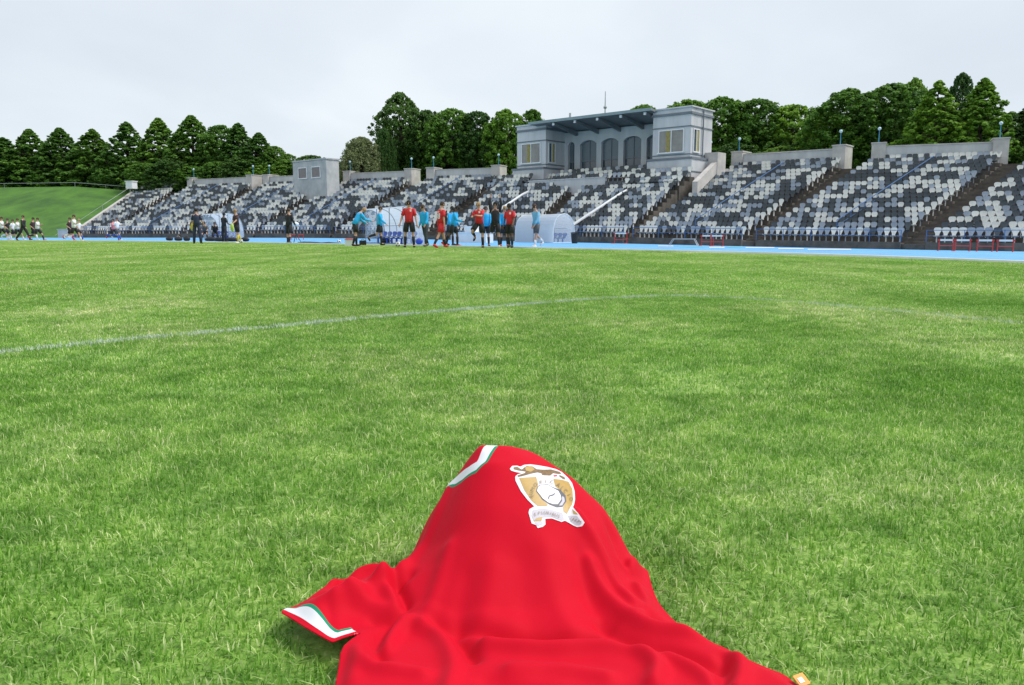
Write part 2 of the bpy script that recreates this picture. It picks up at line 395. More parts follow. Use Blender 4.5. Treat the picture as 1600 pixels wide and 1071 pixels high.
stand = empty('grandstand', (0, 0, 0), label='long concrete grandstand with white, grey and charcoal seats behind the blue track', cat='grandstand')
def col_field(rows, cols, seed):
    r = np.random.default_rng(seed); g = r.random((rows, cols))
    for _ in range(1):
        h = g.copy()
        h[1:] += 0.35 * g[:-1]; h[:, 1:] += 0.35 * g[:, :-1]; h[:, :-1] += .2 * g[:, 1:]; g = h + 0.25 * r.random((rows, cols))
    q = np.quantile(g, [0.34, 0.60]); return np.where(g < q[0], 0, np.where(g < q[1], 1, 2))
seatlist = []                                       # (distance, block, matrix, colour)
def seats_for(key, b, rows, cols, u0=0.0, u1=1.0, skip=None):
    cf = col_field(rows, cols, hash_(key))
    for i in range(rows):
        v = (i + 0.62) / rows
        for j in range(cols):
            u = u0 + (u1 - u0) * (j + 0.5) / cols
            if skip and skip(i, j): continue
            p = bl(b, u, v)
            z = (b['f0'].z + (b['r0'].z - b['f0'].z) * i / (rows - 1 + 1e-9)) * (1 - u) + (b['f1'].z + (b['r1'].z - b['f1'].z) * i / (rows - 1 + 1e-9)) * u
            e_ = bl(b, 1, v) - bl(b, 0, v); pitch_ = e_.length * (u1 - u0) / cols; e_.z = 0; e_.normalize(); bk = Vector((-e_.y, e_.x, 0))
            s = pitch_ / 0.46
            M_ = Matrix(((e_.x * s, bk.x, 0, p.x), (e_.y * s, bk.y, 0, p.y), (0, 0, 1.05, z), (0, 0, 0, 1)))
            seatlist.append(((p - Vector((0, 0, .6))).length, key, M_, int(cf[i, j])))
def hash_(k): return sum(ord(c) * (i + 3) for i, c in enumerate(k)) * 7 + 1
block_obj = {}
for key, b in blocks.items():
    o = terrace_mesh(b, b['rows']).build('seating_block', M_CONC, stand); block_obj[key] = o
    seats_for(key, b, b['rows'], b['cols'], 0.01, 0.99)
# aisle stairs between the blocks
order = ['A', 'B', 'C', 'D', 'E', 'F', 'G', 'H', 'I', 'J']
def aisle(b1, b2, n):
    e_ = 0.004
    a = dict(f0=b1['f1'].lerp(b2['f0'], e_), f1=b2['f0'], r0=b1['r1'].lerp(b2['r0'], e_), r1=b2['r0'])
    a = {k: v - Vector((0, 0, 0.06)) for k, v in a.items()}
    return terrace_mesh(a, n).build('aisle_steps', M_CONC, stand)
for k1, k2 in (('A', 'B'), ('B', 'C'), ('C', 'D'), ('D', 'E'), ('H', 'I'), ('I', 'J')): aisle(blocks[k1], blocks[k2], 34)
E_, F_, G_, H_ = blocks['E'], blocks['F'], blocks['G'], blocks['H']
# around the tribune
aisle(F_, G_, 24)
def cut(b, side, v):
    q = dict(b); return q
eF = dict(f1=E_['f1'], r1=E_['r1']); 
aisle(dict(f1=E_['f1'], r1=E_['r1']), dict(f0=F_['f0'], r0=E_['r1'] + (blocks['E']['r1'] - blocks['E']['r0']).normalized() * 2.6), 34)
aisle(dict(f1=G_['f1'], r1=H_['r0'] - (H_['r1'] - H_['r0']).normalized() * 2.6), dict(f0=H_['f0'], r0=H_['r0']), 34)

# front walls and the blue railing along the foot of the stand
fw = MB()
for key, b in blocks.items():
    a, c = b['f0'], b['f1']; n_ = Vector((-(c - a).y, (c - a).x, 0)).normalized()
    lo = 0.9
    fw.hexa([a - n_ * .25 - Vector((0, 0, lo)), c - n_ * .25 - Vector((0, 0, lo)), c - n_ * .003 - Vector((0, 0, lo)), a - n_ * .003 - Vector((0, 0, lo)),
             a - n_ * .25 + Vector((0, 0, .05)), c - n_ * .25 + Vector((0, 0, .05)), c - n_ * .003 + Vector((0, 0, .05)), a - n_ * .003 + Vector((0, 0, .05))])
fw.build('front_wall', M_CONC, stand)
kb = MB()
for i in range(len(order) - 1):
    a, c = blocks[order[i]]['f1'], blocks[order[i + 1]]['f0']
for key in order:
    b = blocks[key]; a, c = b['f0'], b['f1']; n_ = Vector((-(c - a).y, (c - a).x, 0)).normalized()
    rm = MB(); L_ = (c - a).length
    up = Vector((0, 0, 1))
    for hz, rr_ in ((0.70, .02), (0.40, .016)):
        rm.tube([a - n_ * .14 + up * hz, c - n_ * .14 + up * hz], rr_, 6)
    np_ = max(2, int(L_ / 1.6))
    for i in range(np_ + 1):
        q = a.lerp(c, i / np_) - n_ * .14; rm.tube([q + up * .05, q + up * .72], .024, 6)
    rl_ = rm.build('railing', M_BLUE, stand)
    # handrail running up the middle of the block
    if key in 'BCDEHIJ':
        hm = MB(); vlo, vhi = 0.06, 0.93
        pa = []
        for i in range(9):
            v = vlo + (vhi - vlo) * i / 8; q = bl(b, 0.52, v); q.z += 0.95; pa.append(q)
        hm.tube(pa, .03, 6); pb = [p - up * .35 for p in pa]; hm.tube(pb, .016, 6)
        for p in pa: hm.tube([p, p - up * 1.0], .026, 6)
        hm.build('handrail', M_BLUE, stand)
# rear parapets with end pillars
def wallseg(mb, a, c, th, z0, z1, mi=0):
    n_ = Vector((-(c - a).y, (c - a).x, 0)).normalized() * th
    mb.hexa([Vector((a.x, a.y, z0)), Vector((c.x, c.y, z0)), Vector((c.x + n_.x, c.y + n_.y, z0)), Vector((a.x + n_.x, a.y + n_.y, z0)),
             Vector((a.x, a.y, z1[0])), Vector((c.x, c.y, z1[1])), Vector((c.x + n_.x, c.y + n_.y, z1[1])), Vector((a.x + n_.x, a.y + n_.y, z1[0]))], mi)
def pillar_at(p, e_, ztop, w=0.95, d=1.35, z0=3.0):
    m = MB(); bk = Vector((-e_.y, e_.x, 0)); Mx = Matrix(((e_.x, bk.x, 0, p.x), (e_.y, bk.y, 0, p.y), (0, 0, 1, 0), (0, 0, 0, 1)))
    m.box(-w / 2, w / 2, -0.25, d, z0, ztop, 0, Mx); m.box(-w / 2 - .05, w / 2 + .05, -0.3, d + .05, ztop, ztop + .09, 0, Mx)
    return m.build('pillar', M_COPE, stand)
pillars = []
for key in 'ABCDEHIJ':
    b = blocks[key]; a, c = b['r0'], b['r1']; e_ = (c - a); e_.z = 0; e_.normalize()
    m = MB(); wallseg(m, a, c, .32, 3.0, (a.z + 1.42, c.z + 1.42)); m.build('parapet', M_WALLG, stand)
    m = MB(); bk = Vector((-e_.y, e_.x, 0)) * 0.05
    a2, c2 = a - bk, c - bk; n_ = Vector((-e_.y, e_.x, 0)) * .42; up = Vector((0, 0, 1))
    a2 = a2 + up * 1.42; c2 = c2 + up * 1.42
    m.hexa([a2, c2, c2 + n_, a2 + n_, a2 + up * .09, c2 + up * .09, c2 + n_ + up * .09, a2 + n_ + up * .09]); m.build('coping', M_COPE, stand)
    if key != 'A': pillars.append((pillar_at(a + e_ * .3, e_, a.z + 1.66), a + e_ * .3, a.z + 1.75))
    if key != 'J': pillars.append((pillar_at(c - e_ * .3, e_, c.z + 1.66), c - e_ * .3, c.z + 1.75))
# sloping end wall on the left
A_ = blocks['A']; m = MB(); e_ = (A_['f1'] - A_['f0']); e_.z = 0; e_.normalize()
a, c = A_['f0'] - e_ * .45, A_['r0'] - e_ * .45; up = Vector((0, 0, 1))
m.hexa([a - up * 1.2, a + e_ * .4 - up * 1.2, c + e_ * .4 - up * 3, c - up * 3, a + up * .55, a + e_ * .4 + up * .55, c + e_ * .4 + up * .9, c + up * .9])
m.build('end_wall', M_COPE, stand)

# nearest 300 seats one by one, the rest joined per block
seatlist.sort(key=lambda s: s[0])
def in_view(M_):
    p = M_.translation; 
    d = p - Vector((0, 0, HC)); return abs(d.x / d.y) < 0.665
vis = [s for s in seatlist if in_view(s[2])]
single = set(id(s) for s in vis[:300])
for s in vis[:300]:
    o = link('seat', seat_meshes[s[3]], block_obj[s[1]]); o.matrix_local = s[2]
rest = {}
for s in seatlist:
    if id(s) not in single: rest.setdefault(s[1], []).append(s)
SFn = np.array([list(f) for f in SF if len(f) == 4])
for key, lst in rest.items():
    V = []; Fx = []; mi = []
    for k, s in enumerate(lst):
        M_ = np.array(s[2]); V.append(SVn @ M_[:3, :3].T + M_[:3, 3]); Fx.append(SFn + k * len(SVn)); mi += [s[3]] * len(SFn)
    V = np.concatenate(V); Fx = np.concatenate(Fx)
    me = bpy.data.meshes.new('seats'); me.from_pydata(V.tolist(), [], Fx.tolist())
    for m_ in SM: me.materials.append(m_)
    me.polygons.foreach_set('material_index', mi); me.update()
    o = link('seat_rows', me, block_obj[key]); o['kind'] = 'stuff'

# ------------------------------------------------------------------ tribune pavilion
PO = pt(808, 363, 73.0); PO.z = 0; PU = Vector((.75, -.66, 0)).normalized(); PN = Vector((.66, .75, 0)).normalized()
MP = Matrix(((PU.x, PN.x, 0, PO.x), (PU.y, PN.y, 0, PO.y), (0, 0, 1, 0), (0, 0, 0, 1)))
pav = empty('pavilion', (0, 0, 0), label='grey rendered pavilion with two towers and a roofed gallery on top of the grandstand', cat='building')
def pbox(mb, *a, mi=0): mb.box(*a, mi, MP)
WD = 3.35
for k0 in (0.0, 14.25):
    right = k0 > 5
    m = MB(); pbox(m, k0, k0 + WD, 0, 3.4, 3.5, 9.55); t_ = m.build('tower', M_PAV, pav)
    m = MB(); pbox(m, k0 - .3, k0 + WD + .3 * (1 if right else 0.01), -.3, 3.6, 3.4, 6.15); m.build('plinth', M_PAV, t_)
    m = MB(); pbox(m, k0 - .36, k0 + WD + (.36 if right else .02), -.36, 3.66, 6.15, 6.32); pbox(m, k0 - .06, k0 + WD + .06, -.06, 3.46, 8.62, 8.70)
    pbox(m, k0 - .04, k0 + WD + .04, -.04, 3.44, 7.72 - 1.2, 6.60); m.build('string_course', M_PAVD, t_)
    m = MB(); pbox(m, k0 - .34, k0 + WD + (.34 if right else .02), -.34, 3.64, 5.18, 5.26); m.build('plinth_band', M_PAVD, t_)
    m = MB(); pbox(m, k0 - .1, k0 + WD + .1, -.1, 3.5, 9.552, 9.72, mi=1); pbox(m, k0 - .02, k0 + WD + .02, -.02, 3.42, 9.72, 10.05); pbox(m, k0 - .14, k0 + WD + .14, -.14, 3.54, 10.05, 10.15)
    m.build('parapet', [M_PAV, M_PAVD], t_)
    # front window with two lights, curtain behind the left one
    ww0, ww1 = k0 + .62, k0 + 2.72
    w = MB(); z0, z1 = 6.78, 8.42
    for (a_, b_) in ((ww0 - .07, ww0), (ww1, ww1 + .07), ((ww0 + ww1) / 2 - .035, (ww0 + ww1) / 2 + .035)): pbox(w, a_, b_, -.07, -.004, z0, z1)
    pbox(w, ww0 - .07, ww1 + .07, -.07, -.004, z1, z1 + .07); pbox(w, ww0 - .14, ww1 + .14, -.16, -.004, z0 - .1, z0)
    wo = w.build('window', M_WHITE, pav)
    g_ = MB(); pbox(g_, ww0, ww1, -.02, -.006, z0, z1); g_.build('pane', M_GLASS, wo)
    g_ = MB(); mid_ = (ww0 + ww1) / 2
    for q in range(5): pbox(g_, mid_ - .46 + q * .075, mid_ - .46 + q * .075 + .055, -.032, -.022, z0, z1)
    g_.build('curtain', M_CURT, wo)
    # side window
    w = MB(); kk = k0 + WD
    for (a_, b_) in ((.35, .42), (1.25, 1.32), (.8, .86)): pbox(w, kk + .004, kk + .07, a_, b_, z0, z1)
    pbox(w, kk + .004, kk + .07, .35, 1.32, z1, z1 + .07); pbox(w, kk + .004, kk + .12, .3, 1.36, z0 - .1, z0)
    wo = w.build('window', M_WHITE, pav)
    g_ = MB(); pbox(g_, kk + .005, kk + .02, .42, 1.25, z0, z1); g_.build('pane', M_DGLASS, wo)
    g_ = MB(); pbox(g_, kk + .021, kk + .03, .86, 1.2, z0, z1); g_.build('curtain', M_CURT, wo)
m = MB(); m.tube([MP @ Vector((14.25 + WD + .1, 1.75, z)) for z in (3.6, 10.0)], .05, 6); m.build('drainpipe', M_PAVD, pav)
# gallery back wall with arched openings
GR = 2.7; k0, k1 = WD + .003, 14.247
m = MB()
cols_k = [3.35, 4.75, 7.05, 9.35, 11.65, 13.95]
cw = 0.36; zs, zt = 5.2, 9.6
m.box(k0, k1, GR + .35, GR + .6, 4.4, 9.5, 0, MP)
opens = [(3.75, 4.75 - cw + .1)] + [(cols_k[i] + cw, cols_k[i + 1] - cw + .2) for i in range(1, 4)] + [(cols_k[4] + cw, 14.1)]
prev = k0
for (a_, b_) in opens:
    m.box(prev, a_, GR, GR + .349, 4.4, zt - .1, 0, MP); prev = b_
    zc = 8.35; w_ = b_ - a_; n_ = 8; rise = .32
    for i in range(n_):      # arch head
        x0 = a_ + w_ * i / n_; x1 = a_ + w_ * (i + 1) / n_
        h0 = zc + rise * math.sin(math.pi * i / n_) ** .6 if 0 < i < n_ else zc; h1 = zc + rise * math.sin(math.pi * (i + 1) / n_) ** .6 if i + 1 < n_ else zc
        P8 = [(x0, GR, h0), (x1, GR, h1), (x1, GR + .349, h1), (x0, GR + .349, h0), (x0, GR, zt - .1), (x1, GR, zt - .1), (x1, GR + .349, zt - .1), (x0, GR + .349, zt - .1)]
        m.hexa([MP @ Vector(q) for q in P8])
m.box(prev, k1, GR, GR + .349, 4.4, zt - .1, 0, MP)
m.build('back_wall', M_PAV, pav)
for (a_, b_) in opens:
    w = MB(); md = (a_ + b_) / 2
    w.box(a_, b_, GR + .25, GR + .30, 6.86, 6.93, 0, MP); w.box(md - .025, md + .025, GR + .25, GR + .30, 4.6, 8.7, 0, MP)
    wo = w.build('window', M_PAVD, pav)
    g_ = MB(); g_.box(a_, b_, GR + .305, GR + .34, 6.93, 8.75, 0, MP); g_.build('pane', mat('hazy_glass', (0.13, 0.165, 0.19), .25, var=.15, scale=.7) if 'hazy_glass' not in bpy.data.materials else bpy.data.materials['hazy_glass'], wo)
    g_ = MB(); g_.box(a_, b_, GR + .305, GR + .34, 4.6, 6.86, 0, MP); g_.build('pane', M_DGLASS, wo)
# roof canopy over the gallery, rising to the front
m = MB()
ka, kb_ = 2.1, 14.6
f_, r_ = -.9, GR + .9
P8 = [(ka, f_, 10.0), (kb_, f_, 10.0), (kb_ - .35, r_, 9.5), (ka + 1.255, r_, 9.5), (ka, f_, 10.17), (kb_, f_, 10.17), (kb_ - .35, r_, 9.66), (ka + 1.255, r_, 9.66)]
m.hexa([MP @ Vector(q) for q in P8]); ro = m.build('roof', M_ROOF, pav)
m = MB(); m.box(ka - .02, kb_ + .02, f_ - .05, f_ - .002, 9.97, 10.2, 0, MP); m.build('fascia', mat('fascia_teal', (.22, .30, .32), .5, var=.1, scale=2), ro)
for kx in (4.75, 7.05, 9.35, 11.65, 13.9):
    m = MB(); P8 = [(kx - .09, f_ + .25, 9.78), (kx + .09, f_ + .25, 9.78), (kx + .09, GR - .003, 9.12), (kx - .09, GR - .003, 9.12), (kx - .09, f_ + .25, 9.96), (kx + .09, f_ + .25, 9.96), (kx + .09, GR - .003, 9.497), (kx - .09, GR - .003, 9.497)]
    m.hexa([MP @ Vector(q) for q in P8]); m.build('roof_beam', M_ROOF, ro)
    m = MB(); m.box(kx - .1, kx + .1, f_ + .15, f_ + .248, 9.72, 9.93, 0, MP); m.build('beam_end', M_WHITE, ro)
# gallery terrace, low wall and three rows of seats
m = MB(); m.box(k0, k1, .6, GR - .003, 3.5, 5.3, 0, MP); m.box(k0 - .6, k1 - .003, -.45, .597, 3.3, 4.95, 0, MP); m.box(k0 - .5, k1 - .31, -1.5, -.453, 3.3, 4.62, 0, MP)
m.build('gallery_terrace', M_CONC, pav)
m = MB(); m.box(3.2, 11.2, -2.1, -1.85, 3.2, 4.95, 0, MP); m.box(3.1, 11.3, -2.15, -1.8, 4.95, 5.03, 0, MP); m.build('gallery_wall', M_PAV, pav)
def box_seats(kA, kB, r, z, n, seed, key):
    rr = random.Random(seed)
    for i in range(n):
        k = kA + (kB - kA) * (i + .5) / n
        M_ = MP @ Matrix.Translation((k, r, z)) @ Matrix.Diagonal(((kB - kA) / n / .46, 1, 1.0, 1))
        q = rr.random(); o = link('seat', seat_meshes[0 if q < .38 else (1 if q < .6 else 2)], pav); o.matrix_local = M_
box_seats(3.9, 13.9, 1.3, 5.3, 22, 3, 'p'); box_seats(3.2, 13.9, .35, 4.95, 23, 4, 'p'); box_seats(4.6, 13.6, -.7, 4.62, 20, 5, 'p')
# seats under the towers with their steps
def mini(kA, kB, rA, rows, z0, dz, cols, seed):
    m = MB()
    for i in range(rows):
        m.box(kA, kB, rA + i * .75, rA + (i + 1) * .75 - .003, 2.6, z0 + i * dz, 0, MP)
    m.build('seating_step', M_CONC, pav)
    for i in range(rows): box_seats(kA + .05, kB - .05, rA + i * .75 + .5, z0 + i * dz, cols, seed + i, 'p')
mini(-1.6, 2.7, -2.95, 3, 4.25, .36, 9, 11); mini(13.2, 18.4, -2.95, 3, 4.0, .36, 11, 21)
# sloping parapets beside the tribune
def slope_wall(name, p0, p1, th, h0, h1, m_, parent, drop=1.4):
    m = MB(); d = Vector((p1.x - p0.x, p1.y - p0.y, 0)).normalized(); s_ = Vector((-d.y, d.x, 0)) * th / 2; up = Vector((0, 0, 1))
    m.hexa([p0 - s_ - up * h0, p0 + s_ - up * h0, p1 + s_ - up * h1, p1 - s_ - up * h1, p0 - s_, p0 + s_, p1 + s_, p1 - s_])
    return m.build(name, m_, parent)
slope_wall('sloping_parapet', pt(768, 296, 70.5), pt(805, 270, 73.5), .35, .8, .8, M_COPE, stand)
slope_wall('sloping_parapet', pt(1086, 284, 58.5), pt(1117, 253, 62.5), .4, .9, .9, M_COPE, stand)
m = MB(); p = pt(1114, 300, 63.0); m.box(-.55, .55, -.5, .9, 3.0, 6.78, 0, Matrix.Translation((p.x, p.y, 0)) @ Matrix.Rotation(math.atan2(PU.y, PU.x), 4, 'Z')); m.build('pillar', M_COPE, stand)
# white barrier bars through the seats
def bar(p0, p1, up0=0.1):
    m = MB(); m.tube([p0 - Vector((0, 0, .5)), p0, p0.lerp(p1, .85) + Vector((0, 0, .08)), p1], .10, 8); q = p0.lerp(p1, .5)
    for f in (0.02, .33, .66, .97):
        c = p0.lerp(p1, f); m.tube([c, c - Vector((0, 0, 1.0))], .035, 6)
    return m.build('white_handrail', M_WHITE, stand, True)
bar(pt(757, 344, 62.0), pt(826, 299.5, 66.6)); bar(pt(893, 353, 56.5), pt(984, 295.5, 61.0))

# ------------------------------------------------------------------ concrete booth on the stand
b0 = pt(459, 300, 87.0); b1 = pt(511, 300, 83.0); eb = (b1 - b0); eb.z = 0; wB = eb.length; eb.normalize(); nb = Vector((-eb.y, eb.x, 0))
MBh = Matrix(((eb.x, nb.x, 0, b0.x), (eb.y, nb.y, 0, b0.y), (0, 0, 1, 0), (0, 0, 0, 1)))
zt = pt(511, 249, 83.0).z
booth = empty('booth', (0, 0, 0), label='square concrete booth with two white framed windows on top of the left seats', cat='booth')
m = MB(); m.box(0, wB, 0, 1.6, 4.0, zt, 0, MBh)
M_BOOTH = mat('booth_concrete', (0.40, 0.425, 0.44), .85, col2=(.52, .53, .535), var=.1, scale=1.1, bump=.3); m.build('wall', M_BOOTH, booth)
m = MB(); m.box(-.08, wB + .08, -.08, 1.68, zt + .002, zt + .14, 0, MBh); m.build('roof', M_BOOTH, booth)
for fx in (.30, .70):
    cx_ = wB * fx; w = MB(); z0 = zt - 1.75; z1 = zt - .72; hw = wB * .135
    w.box(cx_ - hw, cx_ - hw + .09, -.06, -.003, z0, z1, 0, MBh); w.box(cx_ + hw - .09, cx_ + hw, -.06, -.003, z0, z1, 0, MBh)
    w.box(cx_ - hw, cx_ + hw, -.06, -.003, z1 + .001, z1 + .09, 0, MBh); w.box(cx_ - hw, cx_ + hw, -.08, -.003, z0 - .1, z0 - .001, 0, MBh)
    wo = w.build('window', M_WHITE, booth)
    g_ = MB(); g_.box(cx_ - hw + .09, cx_ + hw - .09, -.02, -.005, z0, z1, 0, MBh); g_.build('pane', mat('grey_blind', (.20, .175, .175), .4, var=.1, scale=3) if 'grey_blind' not in bpy.data.materials else bpy.data.materials['grey_blind'], wo)

# ------------------------------------------------------------------ bank, plateau behind the stand
bk = MB()
xs_ = [-240, -160, -110, -80, -62, -50]
A0 = A_['f0'] - e_ * .5; A1 = A_['r0'] - e_ * .5
foot = [Vector((-240, 131, -.1)), Vector((-105, 97, -.1)), Vector((-75, 90.5, -.1)), Vector((-56, 86.5, -.1)), Vector((A0.x, A0.y + .3, -.1))]
topp = [Vector((-240, 150, 6.6)), Vector((-110, 116, 6.6)), Vector((-78, 108, 6.5)), Vector((-57, 104, 6.5)), Vector((A1.x, A1.y - .1, A1.z + .35))]
NB = 14
def seg(poly, t):
    k = min(int(t * (len(poly) - 1)), len(poly) - 2); return poly[k].lerp(poly[k + 1], t * (len(poly) - 1) - k)
G2 = []
for i in range(41):
    row = []
    for j in range(NB + 1):
        p = seg(foot, i / 40).lerp(seg(topp, i / 40), j / NB)
        q = noise.noise(Vector((p.x * .15, p.y * .15, 3))) * .35 * math.sin(math.pi * j / NB)
        row.append(Vector((p.x, p.y, p.z + q)))
    G2.append(row)
for i in range(40):
    for j in range(NB): bk.add([G2[i][j], G2[i + 1][j], G2[i + 1][j + 1], G2[i][j + 1]], [(0, 1, 2, 3)])
tag(bk.build('grass_bank', M_BANK, smooth=True), kind='structure')
pl = MB()
rl = [Vector((-240, 150, 6.6)), Vector((-110, 116, 6.6)), Vector((-78, 108, 6.5)), Vector((-57, 104, 6.5)), Vector((A1.x, A1.y, A1.z + .35))]
rl += [blocks[k][q] + Vector((0, .6, -.3)) for k in 'ABCDEHIJ' for q in ('r0', 'r1')] + [Vector((90, 20, 5)), Vector((120, -30, 5))]
for i in range(len(rl) - 1):
    a, b_ = rl[i], rl[i + 1]; o1 = Vector((a.x * 3 + 5, a.y * 3 + 160, a.z)); o2 = Vector((b_.x * 3 + 5, b_.y * 3 + 160, b_.z))
    pl.add([a, b_, o2, o1], [(0, 1, 2, 3)])
tag(pl.build('hill', M_BANK), kind='structure')
# fence along the bank top, box and block at its ends
m = MB(); fpts = [seg(topp, i / 24) + Vector((0, -.3, 0)) for i in range(25)]
for hz in (.5,): m.tube([p + Vector((0, 0, hz)) for p in fpts], .025, 5)
fo = m.build('bank_fence', M_METAL); tag(fo, 'thin grey rail fence along the top of the grass bank', 'fence')
for p in fpts[::3]:
    q = MB(); q.tube([p - Vector((0, 0, .3)), p + Vector((0, 0, .5))], .02, 5); q.build('post', M_METAL, fo)
m = MB(); ra = [pt(203, 293, 99), pt(160, 321, 93.5), pt(107, 356, 85.5), pt(86, 368, 84.5)]; m.tube(ra, .022, 5)
ro_ = tag(m.build('bank_rail', M_METAL), 'thin grey rail running down the grass bank beside the seats', 'rail')
for p in ra[:3]:
    q = MB(); q.tube([p, p - Vector((0, 0, 1.4))], .03, 5); q.build('post', M_METAL, ro_)
p = pt(205.5, 291.5, 100.2); m = MB(); m.box(-.55, .55, -.4, .4, -.3, .55); m.box(-.62, .62, -.46, .46, .552, .66)
o = m.build('cabinet', M_WHITE); o.location = p; o.rotation_euler[2] = -.4; tag(o, 'small white cabinet at the top of the grass bank', 'cabinet')
p = pt(103.5, 371.3, 81.5); m = MB(); m.box(-.55, .45, -.5, .5, -.3, .78); m.box(-.6, .5, -.55, .55, .782, .85); o = m.build('concrete_block', M_COPE); o.location = p
tag(o, 'pale concrete block at the foot of the grass bank behind the joggers', 'block')

# ------------------------------------------------------------------ lamps on the pillars
def make_lamp():
    r = empty('lamp_post', (0, 0, 0)); m = MB(); m.tube([(0, 0, 0), (0, 0, .06), (0, 0, .08), (0, 0, .95)], [.08, .08, .035, .025], 8); m.build('post', M_BLUEL, r)
    m = MB(); m.ball((0, 0, 1.04), .125, 12, 8); m.build('globe', M_GLOBE, r, True)
    m = MB(); m.tube([(0, 0, .93), (0, 0, 1.0)], [.05, .12], 8); m.build('collar', M_BLUEL, r)
    return r
lamp_px = [(296, 'C'), (391, 'x'), (414, ''), (540, ''), (643, ''), (669, ''), (780, ''), (1148, ''), (1318, ''), (1365, ''), (1580, '')]
proto = make_lamp(); first = True
lamp_labels = ['leftmost lamp, on the first lamp pillar above the leftmost seats', 'lamp above the seats right of the leftmost dugout', 'lamp on the pillar just left of the booth',
 'lamp on the pillar just right of the booth', 'lamp left of the aisle above the middle dugout', 'lamp right of the aisle above the middle dugout',
 'lamp on the pillar left of the pavilion', 'lamp on the pillar next to the pavilion on its right', 'lamp left of the gap at the wide aisle',
 'lamp right of the gap at the wide aisle', 'rightmost lamp on the stand']
def px_of(p):
    d = p - Vector((0, 0, HC)); z = d.y * cp - d.z * sp; return CX + F * d.x / z
for (x, _), lab in zip(lamp_px, lamp_labels):
    pz = min(pillars, key=lambda q: abs(px_of(q[1]) - x))
    o = proto if first else copy_tree(proto); first = False
    n_ = Vector((0.2, 0.5, 0)); o.location = (pz[1].x + n_.x, pz[1].y + n_.y, pz[2] - .0)
    o.scale = (1.0, 1.0, 1.0); tag(o, 'blue post with pale globe, ' + lab, 'lamp', 'globe lamps along the top of the stand')
    if abs(px_of(pz[1]) - x) > 12: pass
o = copy_tree(proto); p = pt(1110, 245, 66); o.location = (p.x, p.y, pt(1110, 243, 66).z); tag(o, 'blue post with pale globe, lamp tucked beside the right pavilion tower', 'lamp', 'globe lamps along the top of the stand')

# antenna and chimney behind the pavilion
p = pt(945, 200, 90); m = MB(); zt_ = pt(945, 143, 90).z; zm = pt(945, 168, 90).z; m.tube([(p.x, p.y, 5), (p.x, p.y, zm), (p.x, p.y, zt_)], [.09, .07, .04], 6); m.ball((p.x, p.y, zm), .2, 6, 4)
tag(m.build('antenna_mast', M_METAL), 'thin pale antenna mast rising behind the pavilion roof', 'antenna')
p = pt(890.5, 200, 78); m = MB(); m.tube([(p.x, p.y, 8), (p.x, p.y, pt(890, 177, 78).z)], .1, 8); tag(m.build('chimney_pipe', M_METAL), 'short grey pipe standing up behind the pavilion roof', 'pipe')

# ------------------------------------------------------------------ trees
def leaf_mat(name, c1, c2, c3):
    m = bpy.data.materials.new(name); m.use_nodes = True; t = m.node_tree; p = t.nodes['Principled BSDF']
    at = t.nodes.new('ShaderNodeAttribute'); at.attribute_name = 'tone'
    oi = t.nodes.new('ShaderNodeObjectInfo')
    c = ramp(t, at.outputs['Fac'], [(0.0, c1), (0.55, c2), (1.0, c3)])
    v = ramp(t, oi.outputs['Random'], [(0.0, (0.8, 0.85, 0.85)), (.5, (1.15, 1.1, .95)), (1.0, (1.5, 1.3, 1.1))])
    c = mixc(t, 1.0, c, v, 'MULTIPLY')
    t.links.new(c, p.inputs['Base Color']); p.inputs['Roughness'].default_value = .6; p.inputs['Specular IOR Level'].default_value = .25
    tr = t.nodes.new('ShaderNodeBsdfTranslucent'); t.links.new(c, tr.inputs['Color']); ms = t.nodes.new('ShaderNodeMixShader'); ms.inputs[0].default_value = .42
    t.links.new(p.outputs[0], ms.inputs[1]); t.links.new(tr.outputs[0], ms.inputs[2]); t.links.new(ms.outputs[0], t.nodes['Material Output'].inputs[0])
    return m
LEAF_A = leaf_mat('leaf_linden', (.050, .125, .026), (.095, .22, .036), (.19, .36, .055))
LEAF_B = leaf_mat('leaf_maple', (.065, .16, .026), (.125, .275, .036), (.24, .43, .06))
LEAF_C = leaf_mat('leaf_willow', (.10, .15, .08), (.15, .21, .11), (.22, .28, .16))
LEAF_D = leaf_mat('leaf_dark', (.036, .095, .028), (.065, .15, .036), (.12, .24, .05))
M_BARK = mat('bark', (.055, .042, .03), .9, var=.3, scale=6, bump=.5, bscale=12)
def crown_profile(kind, h):           # radius (of 1) at height h 0..1
    if kind == 'cone': return (1 - h) ** .82 * (0.7 + 0.3 * min(1, h * 6)) * 1.0 + .02
    if kind == 'dome': return math.sqrt(max(0, 1 - (max(h, .0) * 1.9 - .9) ** 2)) if h > .05 else .6
    if kind == 'tall': return (math.sin(math.pi * min(1, (h * .88 + .12))) ** .5) * (.85 + .15 * math.cos(h * 9))
    if kind == 'willow': return math.sqrt(max(0, 1 - (h) ** 2.2))
    return 1
